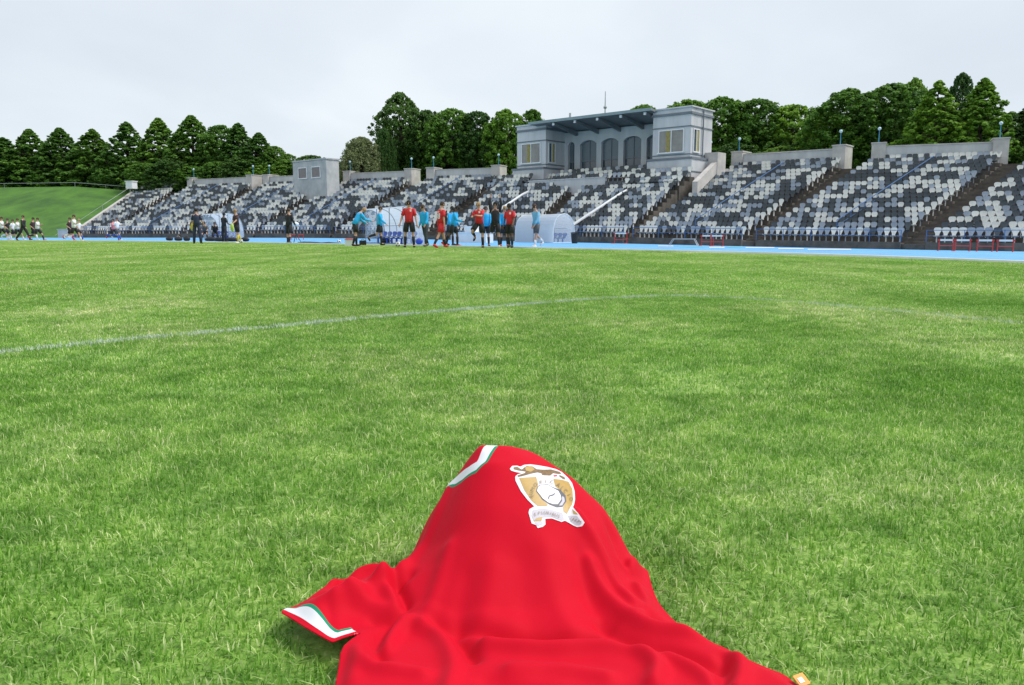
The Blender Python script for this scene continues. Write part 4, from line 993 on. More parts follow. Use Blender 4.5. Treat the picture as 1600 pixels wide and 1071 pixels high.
def clothed(J, spec, skinm, hair, fx):
    """spec: top, sleeve ('short'|'long'), bottom colour, bottom kind ('shorts'|'tights'|'trousers'), socks, shoes"""
    k = J['k']; kids = []
    up = (J['neck'] - J['pelvis']).normalized()
    m = MB()
    ring = [(J['pelvis'] - up * .02 * k, (.17, .125)), (J['waist'], (.158, .118)), (J['chest'], (.172, .128)), (J['chest'].lerp(J['neck'], .6), (.158, .115)), (J['neck'] - up * .035 * k, (.105, .078)), (J['neck'] + up * .012 * k, (.07, .065))]
    if spec.get('loose'): ring[0] = (ring[0][0] - up * .05 * k, (.19, .14))
    m.tube([a for a, _ in ring], [(b[0] * k, b[1] * k) for _, b in ring], 14)
    for n in 'lr':
        sh, el, wr = J['sh' + n], J['el' + n], J['wr' + n]; inn = sh.lerp(J['neck'] - up * .06, .5)
        if spec['sleeve'] == 'short': m.tube([inn, sh, sh.lerp(el, .45), sh.lerp(el, .78)], [.06 * k, .068 * k, .066 * k, .068 * k], 9)
        else: m.tube([inn, sh, sh.lerp(el, .5), el, el.lerp(wr, .5), wr], [.06 * k, .068 * k, .062 * k, .056 * k, .050 * k, .038 * k], 9)
    kids.append(('top', m, CM[spec['top']]))
    m = MB(); m.tube([J['pelvis'] + up * .06 * k, J['pelvis'] - Vector((0, 0, .03 * k)), J['pelvis'] - Vector((0, 0, .10 * k))], [(.152 * k, .115 * k), (.162 * k, .125 * k), (.14 * k, .11 * k)], 12)
    for n in 'lr':
        hp, kn, an = J['hp' + n], J['kn' + n], J['an' + n]
        if spec['bk'] == 'shorts': m.tube([hp, hp.lerp(kn, .4), hp.lerp(kn, .82)], [.098 * k, .104 * k, .102 * k], 10)
        elif spec['bk'] == 'tights': m.tube([hp, hp.lerp(kn, .5), kn, kn.lerp(an, .3), an], [.096 * k, .080 * k, .060 * k, .060 * k, .042 * k], 10)
        elif spec['bk'] == 'coat': m.tube([hp, hp.lerp(kn, .5), hp.lerp(kn, 1.02)], [.10 * k, .115 * k, .12 * k], 10)
        else: m.tube([hp, hp.lerp(kn, .5), kn, kn.lerp(an, .5), an], [.102 * k, .092 * k, .078 * k, .074 * k, .066 * k], 10)
    kids.append(('bottoms', m, CM[spec['bottom']]))
    if spec.get('socks') and spec['bk'] in ('shorts', 'coat'):
        for n in 'lr': m = MB(); kn, an = J['kn' + n], J['an' + n]; m.tube([kn.lerp(an, spec.get('sl', .22)), kn.lerp(an, .5), an], [.061 * k, .058 * k, .043 * k], 9); kids.append(('sock', m, CM[spec['socks']]))
    for n in 'lr':
        m = MB(); an, to, he = J['an' + n], J['to' + n], J['he' + n]; d = (to - he)
        m.tube([he - d * .05 + Vector((0, 0, .015)), he.lerp(to, .2) + Vector((0, 0, .02)), he.lerp(to, .6), to], [.034 * k, .048 * k, .046 * k, .026 * k], 9); kids.append(('shoe', m, CM[spec['shoes']]))
    # hair: a cap over the back and top of the head
    hu = J['hu']; m = MB(); hc = J['head'] + hu * .028 * k - Vector((0, .018 * k, 0)); m.ball(hc, (.094 * k, .098 * k, .098 * k), 12, 8)
    kids.append(('hair', m, hair))
    m = MB(); fc = J['head'] + Vector((0, .085 * k, -.005 * k))
    m.tube([fc + Vector((0, .0, .03 * k)), fc + Vector((0, .026 * k, -.012 * k)), fc + Vector((0, .01 * k, -.022 * k))], [.008 * k, .014 * k, .010 * k], 5)
    kids.append(('nose', m, skinm))
    for s_ in (-1, 1): m = MB(); m.ball(J['head'] + Vector((s_ * .088 * k, 0, -.005 * k)), (.012 * k, .022 * k, .03 * k), 6, 5); kids.append(('ear', m, skinm))
    for s_ in (-1, 1): m = MB(); m.ball(J['head'] + Vector((s_ * .033 * k, .078 * k, .012 * k)), .011 * k, 6, 4); kids.append(('eye', m, M_EYE))
    m = MB(); m.tube([J['head'] + Vector((-.025 * k, .082 * k, -.045 * k)), J['head'] + Vector((.025 * k, .082 * k, -.045 * k))], .005 * k, 5); kids.append(('mouth', m, M_EYE))
    m = MB()
    for n in 'lr':       # fingers and thumb
        d2 = J['hd' + n].normalized(); b0_ = J['ha' + n]; side = Vector((1, 0, 0)) - d2 * d2.x; side = side.normalized() if side.length > .1 else Vector((0, 1, 0))
        nrm = d2.cross(side)
        for q, (off, L_) in enumerate(((-.024, .055), (-.008, .066), (.008, .062), (.024, .048))):
            p0 = b0_ + side * off * k; m.tube([p0, p0 + d2 * L_ * .55 * k, p0 + d2 * L_ * .9 * k + nrm * .02 * k], [.009 * k, .008 * k, .006 * k], 5)
        p0 = b0_ - d2 * .03 * k + side * .026 * k; m.tube([p0, p0 + side * .022 * k + d2 * .03 * k, p0 + side * .02 * k + d2 * .055 * k], [.011 * k, .009 * k, .007 * k], 5)
    kids.append(('fingers', m, skinm))
    return kids
def person(x, yf, face, height, lean, legs, arms, head, spec, hair, label, group=None, skin=None, D=None, twist=0, extra=None):
    """x, yf: where the feet stand in the photo; face: heading in degrees (0 = away from the camera, 90 = to the left, -90 = to the right)"""
    p = gp(x, yf) if D is None else tp(x, D)
    J = skeleton(height, lean, legs, arms, head, twist)
    o = body_mesh(J); o.location = p; o.rotation_euler[2] = R(face)
    tag(o, label, 'person', group); skinm = skin or M_SKIN
    queue.append((o, skinm))
    for nm, m, mt in clothed(J, spec, skinm, hair, face): m.build(nm, mt, o, True)
    if extra: extra(o, J)
    return o
def sp_(top, sleeve, bottom, bk, socks='black', shoes='black', **kw): return dict(top=top, sleeve=sleeve, bottom=bottom, bk=bk, socks=socks, shoes=shoes, **kw)
ST = (4, 2, 4)
KIT = sp_('red', 'short', 'black', 'shorts'); TRK = sp_('cyan', 'long', 'black', 'shorts', loose=True)
def crest_patch(o, J):
    k = J['k']; m = MB(); c = J['chest'].lerp(J['neck'], .35); m.box(c.x - .10, c.x - .04, c.y + .128 * k, c.y + .14 * k, c.z - .03, c.z + .05); m.build('chest_badge', M_WHITE, o)
def number38(o, J):
    cu = bpy.data.curves.new('number', 'FONT'); cu.body = '38'; cu.size = .30; cu.align_x = 'CENTER'; cu.extrude = .006
    t_ = bpy.data.objects.new('number', cu); COL.objects.link(t_); t_.parent = o
    c = J['waist'].lerp(J['chest'], .45); t_.location = (c.x, c.y - .142 * J['k'], c.z - .08); t_.rotation_euler = (R(90 - 3), 0, 0); cu.materials.append(M_WHITE); texts.append(t_)
    m = MB(); c = J['chest'].lerp(J['neck'], .3); [m.box(c.x - .09 + i * .03, c.x - .07 + i * .03, c.y - .146 * J['k'], c.y - .135 * J['k'], c.z, c.z + .03) for i in range(6)]; m.build('name_print', M_WHITE, o)
texts = []
person(556, 385.5, -60, 1.78, 30, [(8, 6, 3), (-4, 14, 3)], [(25, 8, 35), (35, 4, 45)], 22, TRK, M_HAIRY, 'blond player in cyan jacket bending forward, left of the middle dugout', 'players in training kit near the touchline')
person(594, 383.6, -88, 1.80, 2, [(6, 6, 2), (-12, 62, 3)], [(-16, 10, 20), (20, 8, 30)], 8, TRK, M_HAIRB, 'player in cyan jacket swinging one leg back in front of the middle dugout', 'players in training kit near the touchline')
person(640, 387.2, -176, 1.87, 1, [(3, 3, 7), (-3, 3, 7)], [(6, 16, 12, 10), (4, 20, 14, 14)], 24, KIT, M_HAIRK, 'dark haired player in red shirt and black shorts standing and looking down', 'players in training kit near the touchline', extra=crest_patch)
person(665, 386, -215, 1.76, 10, [(16, 10, 5), (-14, 16, 5)], [(8, 10, 30), (-14, 8, 38)], 10, sp_('cyan', 'long', 'darkgrey', 'tights', shoes='grey', loose=True), M_HAIRB, 'player in cyan jacket and dark tights walking between the two red shirts', 'players in training kit near the touchline')
person(689, 387.8, -52, 1.80, 4, [(26, 14, 3), (-20, 12, 3)], [(16, 10, 25), (-6, 10, 10)], 12, sp_('red', 'short', 'red', 'shorts', socks='black', shoes='red', sl=.55), M_HAIRB, 'player in all red kit numbered 38 striding to the right', 'players in training kit near the touchline', extra=number38)
person(709, 385.8, -100, 1.76, 12, [(18, 18, 3), (-16, 34, 3)], [(-14, 12, 50), (22, 8, 55)], 14, sp_('cyan', 'long', 'black', 'shorts', shoes='red', loose=True), M_HAIRK, 'player in cyan jacket with red boots walking just behind number 38', 'players in training kit near the touchline', skin=M_SKIND)
person(704, 383.8, -120, 1.80, 6, [(6, 6, 3), (-6, 6, 3)], [(8, 8, 30), (8, 8, 30)], 10, TRK, M_HAIRK, 'mostly hidden player behind the cyan jacket beside number 38', 'players in training kit near the touchline', skin=M_SKIND)
person(749, 387.8, -200, 1.76, 3, [(0, 2, 5), (45, 110, 12)], [(48, 6, 48, -22), (40, 8, 50, -20)], 14, KIT, M_HAIRY, 'blond player in red shirt balancing with one leg lifted', 'players in training kit near the touchline', extra=crest_patch)
person(759, 385.0, -170, 1.72, 3, [(4, 4, 4), (-4, 4, 4)], [(6, 8, 20), (6, 8, 20)], 8, TRK, M_HAIRB, 'player in cyan half hidden behind the blond player in red', 'players in training kit near the touchline')
person(774, 387.0, 178, 1.80, -2, [(4, 4, 5), (-28, 100, 6)], [(165, 14, 20, -10), (172, 10, 18, -8)], 2, sp_('black', 'long', 'black', 'shorts', shoes='white'), M_HAIRK, 'player dressed in black stretching both arms above the head', 'players in training kit near the touchline')
person(788, 385.8, -165, 1.70, 4, [(4, 4, 4), (-4, 4, 4)], [(8, 10, 18), (8, 10, 22)], 8, sp_('cyan', 'long', 'black', 'shorts', shoes='red'), M_HAIRY, 'player in cyan standing between the black shirt and the rightmost red shirt', 'players in training kit near the touchline')
person(797, 388.0, -205, 1.70, 4, [(14, 8, 6), (-14, 12, 6)], [(20, 12, 18), (-4, 12, 20)], 14, KIT, M_HAIRK, 'dark haired player in red shirt, rightmost of the red shirts', 'players in training kit near the touchline', extra=crest_patch, skin=M_SKIND)
person(838, 386.6, -235, 1.76, 5, [(14, 6, 3), (-12, 40, 4)], [(14, 8, 22), (-18, 8, 34)], 14, sp_('paleblue', 'long', 'grey', 'shorts', socks='white', shoes='white', sl=.6), M_HAIRB, 'player in pale blue top and grey shorts walking alone before the rounded dugout')
# staff on the left
def bib_yellow(o, J):
    m = MB(); p = J['hal']; m.tube([p + Vector((0, 0, .05)), p - Vector((0, 0, .08)), p - Vector((.02, 0, .24)), p - Vector((.0, .02, .36))], [(.04, .03), (.11, .06), (.13, .07), (.06, .03)], 9); q = m.build('bib', CM['yellow'], None, True)
    q.matrix_world = Matrix.Translation(o.location) @ Matrix.Rotation(o.rotation_euler[2], 4, 'Z'); tag(q, 'yellow bib hanging from the hand of the man in navy', 'bib')
person(309, 381.2, 5, 1.85, 0, [(3, 2, 8), (-3, 2, 8)], [(24, 18, 42, 10), (10, 16, 30, 10)], 6, sp_('navy', 'short', 'navy', 'trousers', shoes='black', loose=True), M_HAIRK, 'broad man in navy seen from behind, left of the leftmost dugout', extra=bib_yellow)
person(452.5, 380.6, -20, 1.88, 2, [(4, 3, 4), (-10, 8, 4)], [(20, 8, 40), (10, 8, 30)], 4, sp_('black', 'long', 'black', 'coat', socks='black', shoes='black', loose=True, sl=.6), M_HAIRB, 'person in a long black coat standing by the tripod')
def bib_lime(o, J):
    m = MB(); p = J['hal']; m.tube([p + Vector((0, 0, .05)), p - Vector((0, 0, .08)), p - Vector((.02, 0, .26)), p - Vector((.0, .02, .4))], [(.04, .03), (.11, .06), (.13, .07), (.06, .03)], 9); q = m.build('bib', CM['lime'], None, True)
    q.matrix_world = Matrix.Translation(o.location) @ Matrix.Rotation(o.rotation_euler[2], 4, 'Z'); tag(q, 'lime bib held out by the man in yellow socks', 'bib')
person(351, 378.2, -30, 1.84, 2, [(3, 2, 8), (-3, 2, 8)], [(12, 12, 50), (12, 12, 50)], 6, sp_('black', 'short', 'black', 'trousers', shoes='black'), M_HAIRK, 'man in black tracksuit standing in front of the leftmost dugout', skin=M_SKIND)
person(371, 380.6, -40 + 180, 1.86, 2, [(4, 2, 4), (-16, 8, 4)], [(30, 16, 26), (6, 8, 20)], 6, sp_('maroon', 'short', 'black', 'shorts', socks='yellow', shoes='white'), M_HAIRY, 'man in dark shirt and yellow socks facing the leftmost dugout', extra=bib_lime)
person(336, 0, 200, 1.72, 22, [(84, 88, 9), (80, 84, 9)], [(30, 8, 50), (30, 8, 50)], 8, sp_('black', 'long', 'black', 'trousers'), M_HAIRB, 'person in black sitting low on a bag in the leftmost dugout', D=55.5)
person(321, 0, 190, 1.72, 18, [(84, 88, 9), (80, 84, 9)], [(30, 8, 50), (30, 8, 50)], 8, sp_('grey', 'short', 'black', 'shorts', socks='black'), M_HAIRB, 'person in grey sitting beside the man in navy', D=55)
# joggers at the left edge
RUN1 = [(34, 20, 3), (-18, 62, 3)]; RUN2 = [(-18, 58, 3), (34, 22, 3)]; RA1 = [(-28, 8, 80), (28, 8, 85)]; RA2 = [(28, 8, 85), (-28, 8, 80)]
WH = sp_('white', 'short', 'black', 'shorts', socks='white', shoes='white', sl=.6); gj = 'joggers passing below the grass bank'
person(4, 376.2, -84, 1.80, 6, RUN1, RA1, 0, WH, M_HAIRB, 'jogger in white shirt at the very left edge', gj)
person(13, 375.4, -86, 1.74, 6, RUN2, RA2, 0, sp_('black', 'short', 'black', 'shorts', socks='white', shoes='white'), M_HAIRB, 'jogger in black shirt, second from the left edge', gj)
person(21, 376.0, -84, 1.62, 6, RUN2, RA2, 0, WH, M_HAIRB, 'shorter jogger in white, third from the left edge', gj)
person(28.5, 376.2, -84, 1.68, 6, RUN1, RA1, 0, WH, M_HAIRB, 'jogger in white right in front of the walker in black', gj)
person(38, 376.4, -95, 1.86, 5, [(28, 8, 3), (-26, 14, 3)], [(-14, 6, 30), (18, 6, 30)], 0, sp_('black', 'long', 'black', 'trousers', shoes='black'), M_HAIRB, 'tall person all in black walking among the white joggers', gj)
person(53, 376.3, -84, 1.74, 6, RUN2, RA2, 0, sp_('maroon', 'short', 'black', 'shorts', socks='white', shoes='white'), M_HAIRK, 'jogger in dark shirt and cap overlapping a white jogger', gj)
person(60, 376.6, -84, 1.70, 6, RUN1, RA1, 0, sp_('white', 'short', 'black', 'shorts', socks='black', shoes='red'), M_HAIRB, 'jogger in white with red shoes left of the long gap', gj)
person(110, 376.5, -84, 1.72, 6, RUN2, RA2, 0, sp_('maroon', 'short', 'black', 'shorts', socks='pink', shoes='red'), M_HAIRB, 'jogger in dark top, back of the trio by the concrete block', gj)
person(117, 377.5, -84, 1.84, 5, RUN1, RA1, 0, WH, M_HAIRB, 'tallest jogger in white, middle of the trio by the concrete block', gj)
person(124, 376.8, -84, 1.60, 6, RUN2, RA2, 0, sp_('white', 'short', 'black', 'shorts', socks='blue', shoes='red'), M_HAIRY, 'short jogger in white leading the trio by the concrete block', gj)
person(178, 376.0, -100, 1.66, 6, RUN1, RA1, 0, sp_('pink', 'short', 'black', 'shorts', socks='blue', shoes='red'), M_HAIRB, 'jogger in pink top partly hidden at the foot of the leftmost seats', gj)
person(184, 376.2, -100, 1.74, 4, RUN2, RA2, 0, sp_('white', 'short', 'grey', 'shorts', socks='blue', shoes='white'), M_HAIRB, 'jogger in white with blue socks at the foot of the leftmost seats', gj)
dg = bpy.context.evaluated_depsgraph_get(); dg.update()
made = []
for o, mt in queue:
    me = bpy.data.meshes.new_from_object(o.evaluated_get(dg), depsgraph=dg); me.materials.clear(); me.materials.append(mt)
    me.polygons.foreach_set('use_smooth', [True] * len(me.polygons)); made.append((o, me))
tm_ = [(t_, bpy.data.meshes.new_from_object(t_.evaluated_get(dg), depsgraph=dg)) for t_ in texts]
for o, me in made:
    old = o.data; o.modifiers.clear(); o.data = me; bpy.data.meshes.remove(old)
for t_, me in tm_:
    q = link('shirt_number', me, t_.parent); q.location = t_.location; q.rotation_euler = t_.rotation_euler; bpy.data.objects.remove(t_)

# ------------------------------------------------------------------ the red shirt over a ball
BC = np.array([-0.025, 1.32]); ZG = 0.030
TAB = dict(R=([0, .025, .055, .081, .135, .188, .228, .255], [.232, .2285, .217, .204, .169, .114, .050, ZG]), L=([0, .031, .051, .076, .112, .150, .185], [.232, .2335, .207, .168, .113, .052, ZG]),
           F=([0, .06, .12, .18, .24, .30], [.232, .219, .166, .104, .052, ZG]), B=([0, .06, .11, .15, .19, .22], [.232, .208, .150, .075, .035, ZG]))
def sstep(x): x = np.clip(x, 0, 1); return x * x * (3 - 2 * x)
def guide(X, Y):
    dx_, dy_ = X - BC[0], Y - BC[1]; d = np.sqrt(dx_ ** 2 + dy_ ** 2) + 1e-9; c, s_ = dx_ / d, dy_ / d
    w = dict(R=np.maximum(c, 0) ** 2, L=np.maximum(-c, 0) ** 2, B=np.maximum(s_, 0) ** 2, F=np.maximum(-s_, 0) ** 2)
    z = 0
    for k in 'RLFB': z = z + w[k] * np.interp(d, *TAB[k])
    return z
def march(x, y, fn=None, h0=0.0):
    r = ray(x, y); o = Vector((0, 0, HC)); fn = fn or guide
    ts = np.linspace(.55, 2.2, 1400); Xs = r.x * ts; Ys = r.y * ts; Zs = HC + r.z * ts
    below = Zs <= fn(Xs, Ys) + h0
    i = int(np.argmax(below)) if below.any() else len(ts) - 1
    if i == 0: return None
    a, b = ts[i - 1], ts[i]
    fa = (HC + r.z * a) - float(fn(np.array([r.x * a]), np.array([r.y * a]))[0]) - h0; fb = (HC + r.z * b) - float(fn(np.array([r.x * b]), np.array([r.y * b]))[0]) - h0
    t_ = a + (b - a) * fa / (fa - fb + 1e-12)
    return (r.x * t_, r.y * t_, HC + r.z * t_)
P2 = lambda pts: [march(x, y)[:2] for x, y in pts]
G2D = lambda pts, z=ZG: [(gp(x, y, z).x, gp(x, y, z).y) for x, y in pts]
def smooth_poly(P, closed=True, it=2):
    P = np.array(P)
    for _ in range(it):
        Q = np.roll(P, -1, 0) if closed else None
        if closed: P = np.stack([.75 * P + .25 * Q, .25 * P + .75 * Q], 1).reshape(-1, 2)
        else:
            a, b = P[:-1], P[1:]; P = np.concatenate([P[:1], np.stack([.75 * a + .25 * b, .25 * a + .75 * b], 1).reshape(-1, 2), P[-1:]])
    return P
cuff = G2D([(439, 957), (478, 982), (519, 1004), (536, 997), (562, 989)], .038)
left_a = smooth_poly(G2D([(452, 938), (476, 919), (520, 894), (572, 877), (606, 868), (626, 872)], .04), False, 1)
back_ = smooth_poly([(-.172, 1.37), (-.15, 1.42), (-.11, 1.47), (.0, 1.49), (.10, 1.48), (.165, 1.43), (.20, 1.38)], False, 1)
right_ = smooth_poly(G2D([(1013, 884), (1020, 912), (1031, 936), (1060, 966), (1088, 984), (1126, 998), (1166, 1018), (1204, 1034), (1226, 1042), (1246, 1058), (1268, 1071), (1330, 1110)]), False, 1)
bottom_ = smooth_poly([(.44, .80), (.30, .77), (.1, .78), (-.1, .775), (-.245, .79)], False, 1)
left_b = smooth_poly(G2D([(521, 1090), (523, 1060), (528, 1040), (533, 1018), (550, 1006), (566, 997)]), False, 1)
OUT = np.concatenate([np.array(cuff)[:1] * 0 + np.array(cuff[0]), left_a, back_, right_, bottom_, left_b, np.array(cuff[::-1])[:-1]])
def inside(P, X, Y):
    ins = np.zeros(X.shape, bool); n = len(P)
    for i in range(n):
        x1, y1 = P[i]; x2, y2 = P[(i + 1) % n]
        if y1 == y2: continue
        c = ((y1 > Y) != (y2 > Y)) & (X < (x2 - x1) * (Y - y1) / (y2 - y1) + x1); ins ^= c
    return ins
def dist_poly(P, X, Y, closed=True):
    best = np.full(X.shape, 1e9); bx = np.zeros(X.shape); by = np.zeros(X.shape); sg = np.zeros(X.shape); n = len(P)
    for i in range(n if closed else n - 1):
        a = np.array(P[i]); b = np.array(P[(i + 1) % n]); d = b - a; L = d @ d
        if L < 1e-14: continue
        t_ = np.clip(((X - a[0]) * d[0] + (Y - a[1]) * d[1]) / L, 0, 1); qx = a[0] + t_ * d[0]; qy = a[1] + t_ * d[1]; dd = np.hypot(X - qx, Y - qy)
        m = dd < best; best = np.where(m, dd, best); bx = np.where(m, qx, bx); by = np.where(m, qy, by)
        sg = np.where(m, np.sign(d[0] * (Y - a[1]) - d[1] * (X - a[0])), sg)
    return best, bx, by, sg
def grid_fill(P, step):
    P = np.array(P); x0, y0 = P.min(0) - step; x1, y1 = P.max(0) + step
    nx = int((x1 - x0) / step) + 2; ny = int((y1 - y0) / step) + 2
    gx, gy = np.meshgrid(x0 + np.arange(nx) * step, y0 + np.arange(ny) * step, indexing='ij')
    cx_, cy_ = gx[:-1, :-1] + step / 2, gy[:-1, :-1] + step / 2
    ok = inside(P, cx_, cy_)
    idx = np.arange(nx * ny).reshape(nx, ny)
    f = np.stack([idx[:-1, :-1], idx[1:, :-1], idx[1:, 1:], idx[:-1, 1:]], -1)[ok]
    use = np.unique(f); rem = -np.ones(nx * ny, int); rem[use] = np.arange(len(use)); f = rem[f]
    X, Y = gx.ravel()[use], gy.ravel()[use]
    cnt = np.bincount(f.ravel(), minlength=len(use)); bd = cnt < 4
    if bd.any():
        d, qx, qy, _ = dist_poly(P, X[bd], Y[bd]); X[bd] = qx; Y[bd] = qy
    return X, Y, f
# fold ridges (+) and valleys (-), drawn where they lie on the cloth: points, height, width
FOLDS = [
 ([(905, 815), (945, 880), (985, 945), (1003, 966)], .016, .013), ([(990, 905), (1012, 935), (1014, 962)], .008, .010), ([(955, 830), (975, 880), (990, 905)], -.012, .012),
 ([(1000, 878), (985, 890), (972, 884)], .010, .010),
 ([(925, 890), (955, 945), (1000, 982), (1055, 992), (1110, 995)], .015, .014), ([(1000, 962), (1050, 978), (1085, 982)], -.009, .010),
 ([(935, 975), (990, 1002), (1050, 1015), (1120, 1040)], -.011, .013), ([(720, 978), (790, 996), (870, 1003), (940, 999), (985, 1012)], -.014, .013),
 ([(760, 1012), (850, 1020), (940, 1014), (1000, 1020), (1030, 1045), (1022, 1075)], .014, .013), ([(1045, 1028), (1090, 1050), (1120, 1080)], .010, .012), ([(1150, 1022), (1160, 1050), (1150, 1080)], .010, .012), ([(1130, 1025), (1138, 1055), (1120, 1085)], -.008, .010),
 ([(700, 770), (665, 850), (610, 915), (592, 930)], .012, .014), ([(640, 905), (618, 925), (600, 932)], -.010, .010),
 ([(592, 915), (604, 936), (630, 958)], .010, .010), ([(606, 884), (614, 912), (634, 946)], -.012, .009),
 ([(634, 962), (690, 975), (720, 1000), (740, 1030)], -.011, .012), ([(632, 952), (612, 975), (590, 1000), (596, 1040)], -.008, .009), ([(636, 968), (618, 990), (600, 1020)], .012, .011),
 ([(650, 966), (690, 995), (712, 1040), (700, 1085)], .010, .013), ([(552, 1005), (560, 1035), (600, 1050), (660, 1056)], .010, .012), ([(548, 1020), (545, 1060)], .006, .010),
 ([(700, 860), (680, 930), (660, 975)], .007, .013), ([(770, 890), (762, 940), (745, 985)], .004, .018), ([(730, 900), (714, 965)], -.004, .016), ([(855, 870), (872, 950), (900, 995)], .006, .022), ([(815, 880), (818, 940), (830, 985)], -.004, .022),
 ([(900, 860), (915, 930), (950, 975)], -.006, .014), ([(800, 1050), (880, 1046), (950, 1062)], .008, .014), ([(760, 1065), (840, 1080)], -.006, .014),
 ([(520, 915), (560, 898), (600, 892)], .012, .013), ([(552, 892), (536, 915), (520, 935)], -.010, .008), ([(515, 935), (535, 922), (556, 938), (548, 955)], .010, .008), ([(526, 936), (540, 941)], -.009, .008),
 ([(470, 940), (500, 928), (515, 920)], .008, .014), ([(515, 958), (516, 998)], -.004, .008), ([(480, 950), (500, 962)], .004, .012), ([(560, 960), (590, 958), (615, 960)], .008, .011), ([(582, 976), (604, 972)], -.008, .008), ([(522, 962), (542, 957), (562, 952)], .017, .016),
]
FP = []
for pts, hgt, wd in FOLDS:
    q = [march(x, y) for x, y in pts]; FP.append((smooth_poly([p[:2] for p in q if p], False, 2), hgt, wd))
sleeve_axis = G2D([(478, 960), (540, 930), (600, 915)], .05)
def shirt_z(X, Y):
    z = guide(X, Y)
    d, _, _, _ = dist_poly(sleeve_axis, X, Y, False); z = np.maximum(z, 0) + .026 * np.exp(-(d / .042) ** 2)
    for P, hgt, wd in FP:
        d, _, _, _ = dist_poly(P, X, Y, False); z = z + hgt * 1.28 * np.exp(-(d / (wd * .92)) ** 2)
    # soft general undulation
    z = z + .0015 * np.sin(X * 37 + 2.1 * np.sin(Y * 21)) * np.sin(Y * 33 + 1.3) + 0.0008 * np.sin(X * 71 + Y * 53) * np.sin(Y * 61 - X * 40)
    e, _, _, _ = dist_poly(OUT, X, Y); k = sstep(e / .03)
    cd, _, _, _ = dist_poly(cuff, X, Y, False); lo = .018 + .020 * np.exp(-(cd / .04) ** 2)
    return np.maximum(z * k + lo * (1 - k), .014)
SX, SY, Sf = grid_fill(OUT, .0042)
SZ = shirt_z(SX, SY)
# real cloth lets the sharpest creases relax
nb = [[] for _ in range(0)]
E1 = np.concatenate([Sf[:, [0, 1]], Sf[:, [1, 2]], Sf[:, [2, 3]], Sf[:, [3, 0]]])
def relax(A, it, w=.5):
    for _ in range(it):
        s_ = np.zeros_like(A); c = np.zeros(len(A)); np.add.at(s_, E1[:, 0], A[E1[:, 1]]); np.add.at(s_, E1[:, 1], A[E1[:, 0]]); np.add.at(c, E1[:, 0], 1); np.add.at(c, E1[:, 1], 1)
        A = A * (1 - w) + w * s_ / c
    return A
SZ = relax(SZ, 3)
me = bpy.data.meshes.new('shirt'); me.from_pydata(np.stack([SX, SY, SZ], 1).tolist(), [], Sf.tolist())
dc, _, _, _ = dist_poly(cuff, SX, SY, False)
_c = np.array(cuff[-1]) - np.array(cuff[-2]); _c /= np.linalg.norm(_c)
_, _, _, sgc = dist_poly(cuff, SX, SY, False); sref = dist_poly(cuff, np.array([sleeve_axis[1][0]]), np.array([sleeve_axis[1][1]]), False)[3][0]
dc = np.where(sgc == sref, dc, np.where(dc < .002, 0, .5)); ca_ = (SX - cuff[-1][0]) * _c[0] + (SY - cuff[-1][1]) * _c[1] + .0015
a3 = me.attributes.new('cuff_along', 'FLOAT', 'POINT'); a3.data.foreach_set('value', ca_.astype(np.float32))
gl2 = P2([(704, 768), (720, 757), (744, 740), (762, 722), (777, 700)])
dg2, _, _, sg2 = dist_poly(gl2, SX, SY, False)
gp0, gp1 = np.array(gl2[0]), np.array(gl2[-1])
e2 = (gp1 - gp0); L2 = np.linalg.norm(e2); e2 /= L2; al = ((SX - gp0[0]) * e2[0] + (SY - gp0[1]) * e2[1])
band2 = np.where((al > -.01) & (al < L2 + .01) & (dg2 < .07), dg2 * sg2, -1.0)
a1 = me.attributes.new('cuff_distance', 'FLOAT', 'POINT'); a1.data.foreach_set('value', dc.astype(np.float32))
a2 = me.attributes.new('band_distance', 'FLOAT', 'POINT'); a2.data.foreach_set('value', band2.astype(np.float32))
me.polygons.foreach_set('use_smooth', [True] * len(me.polygons)); me.update()
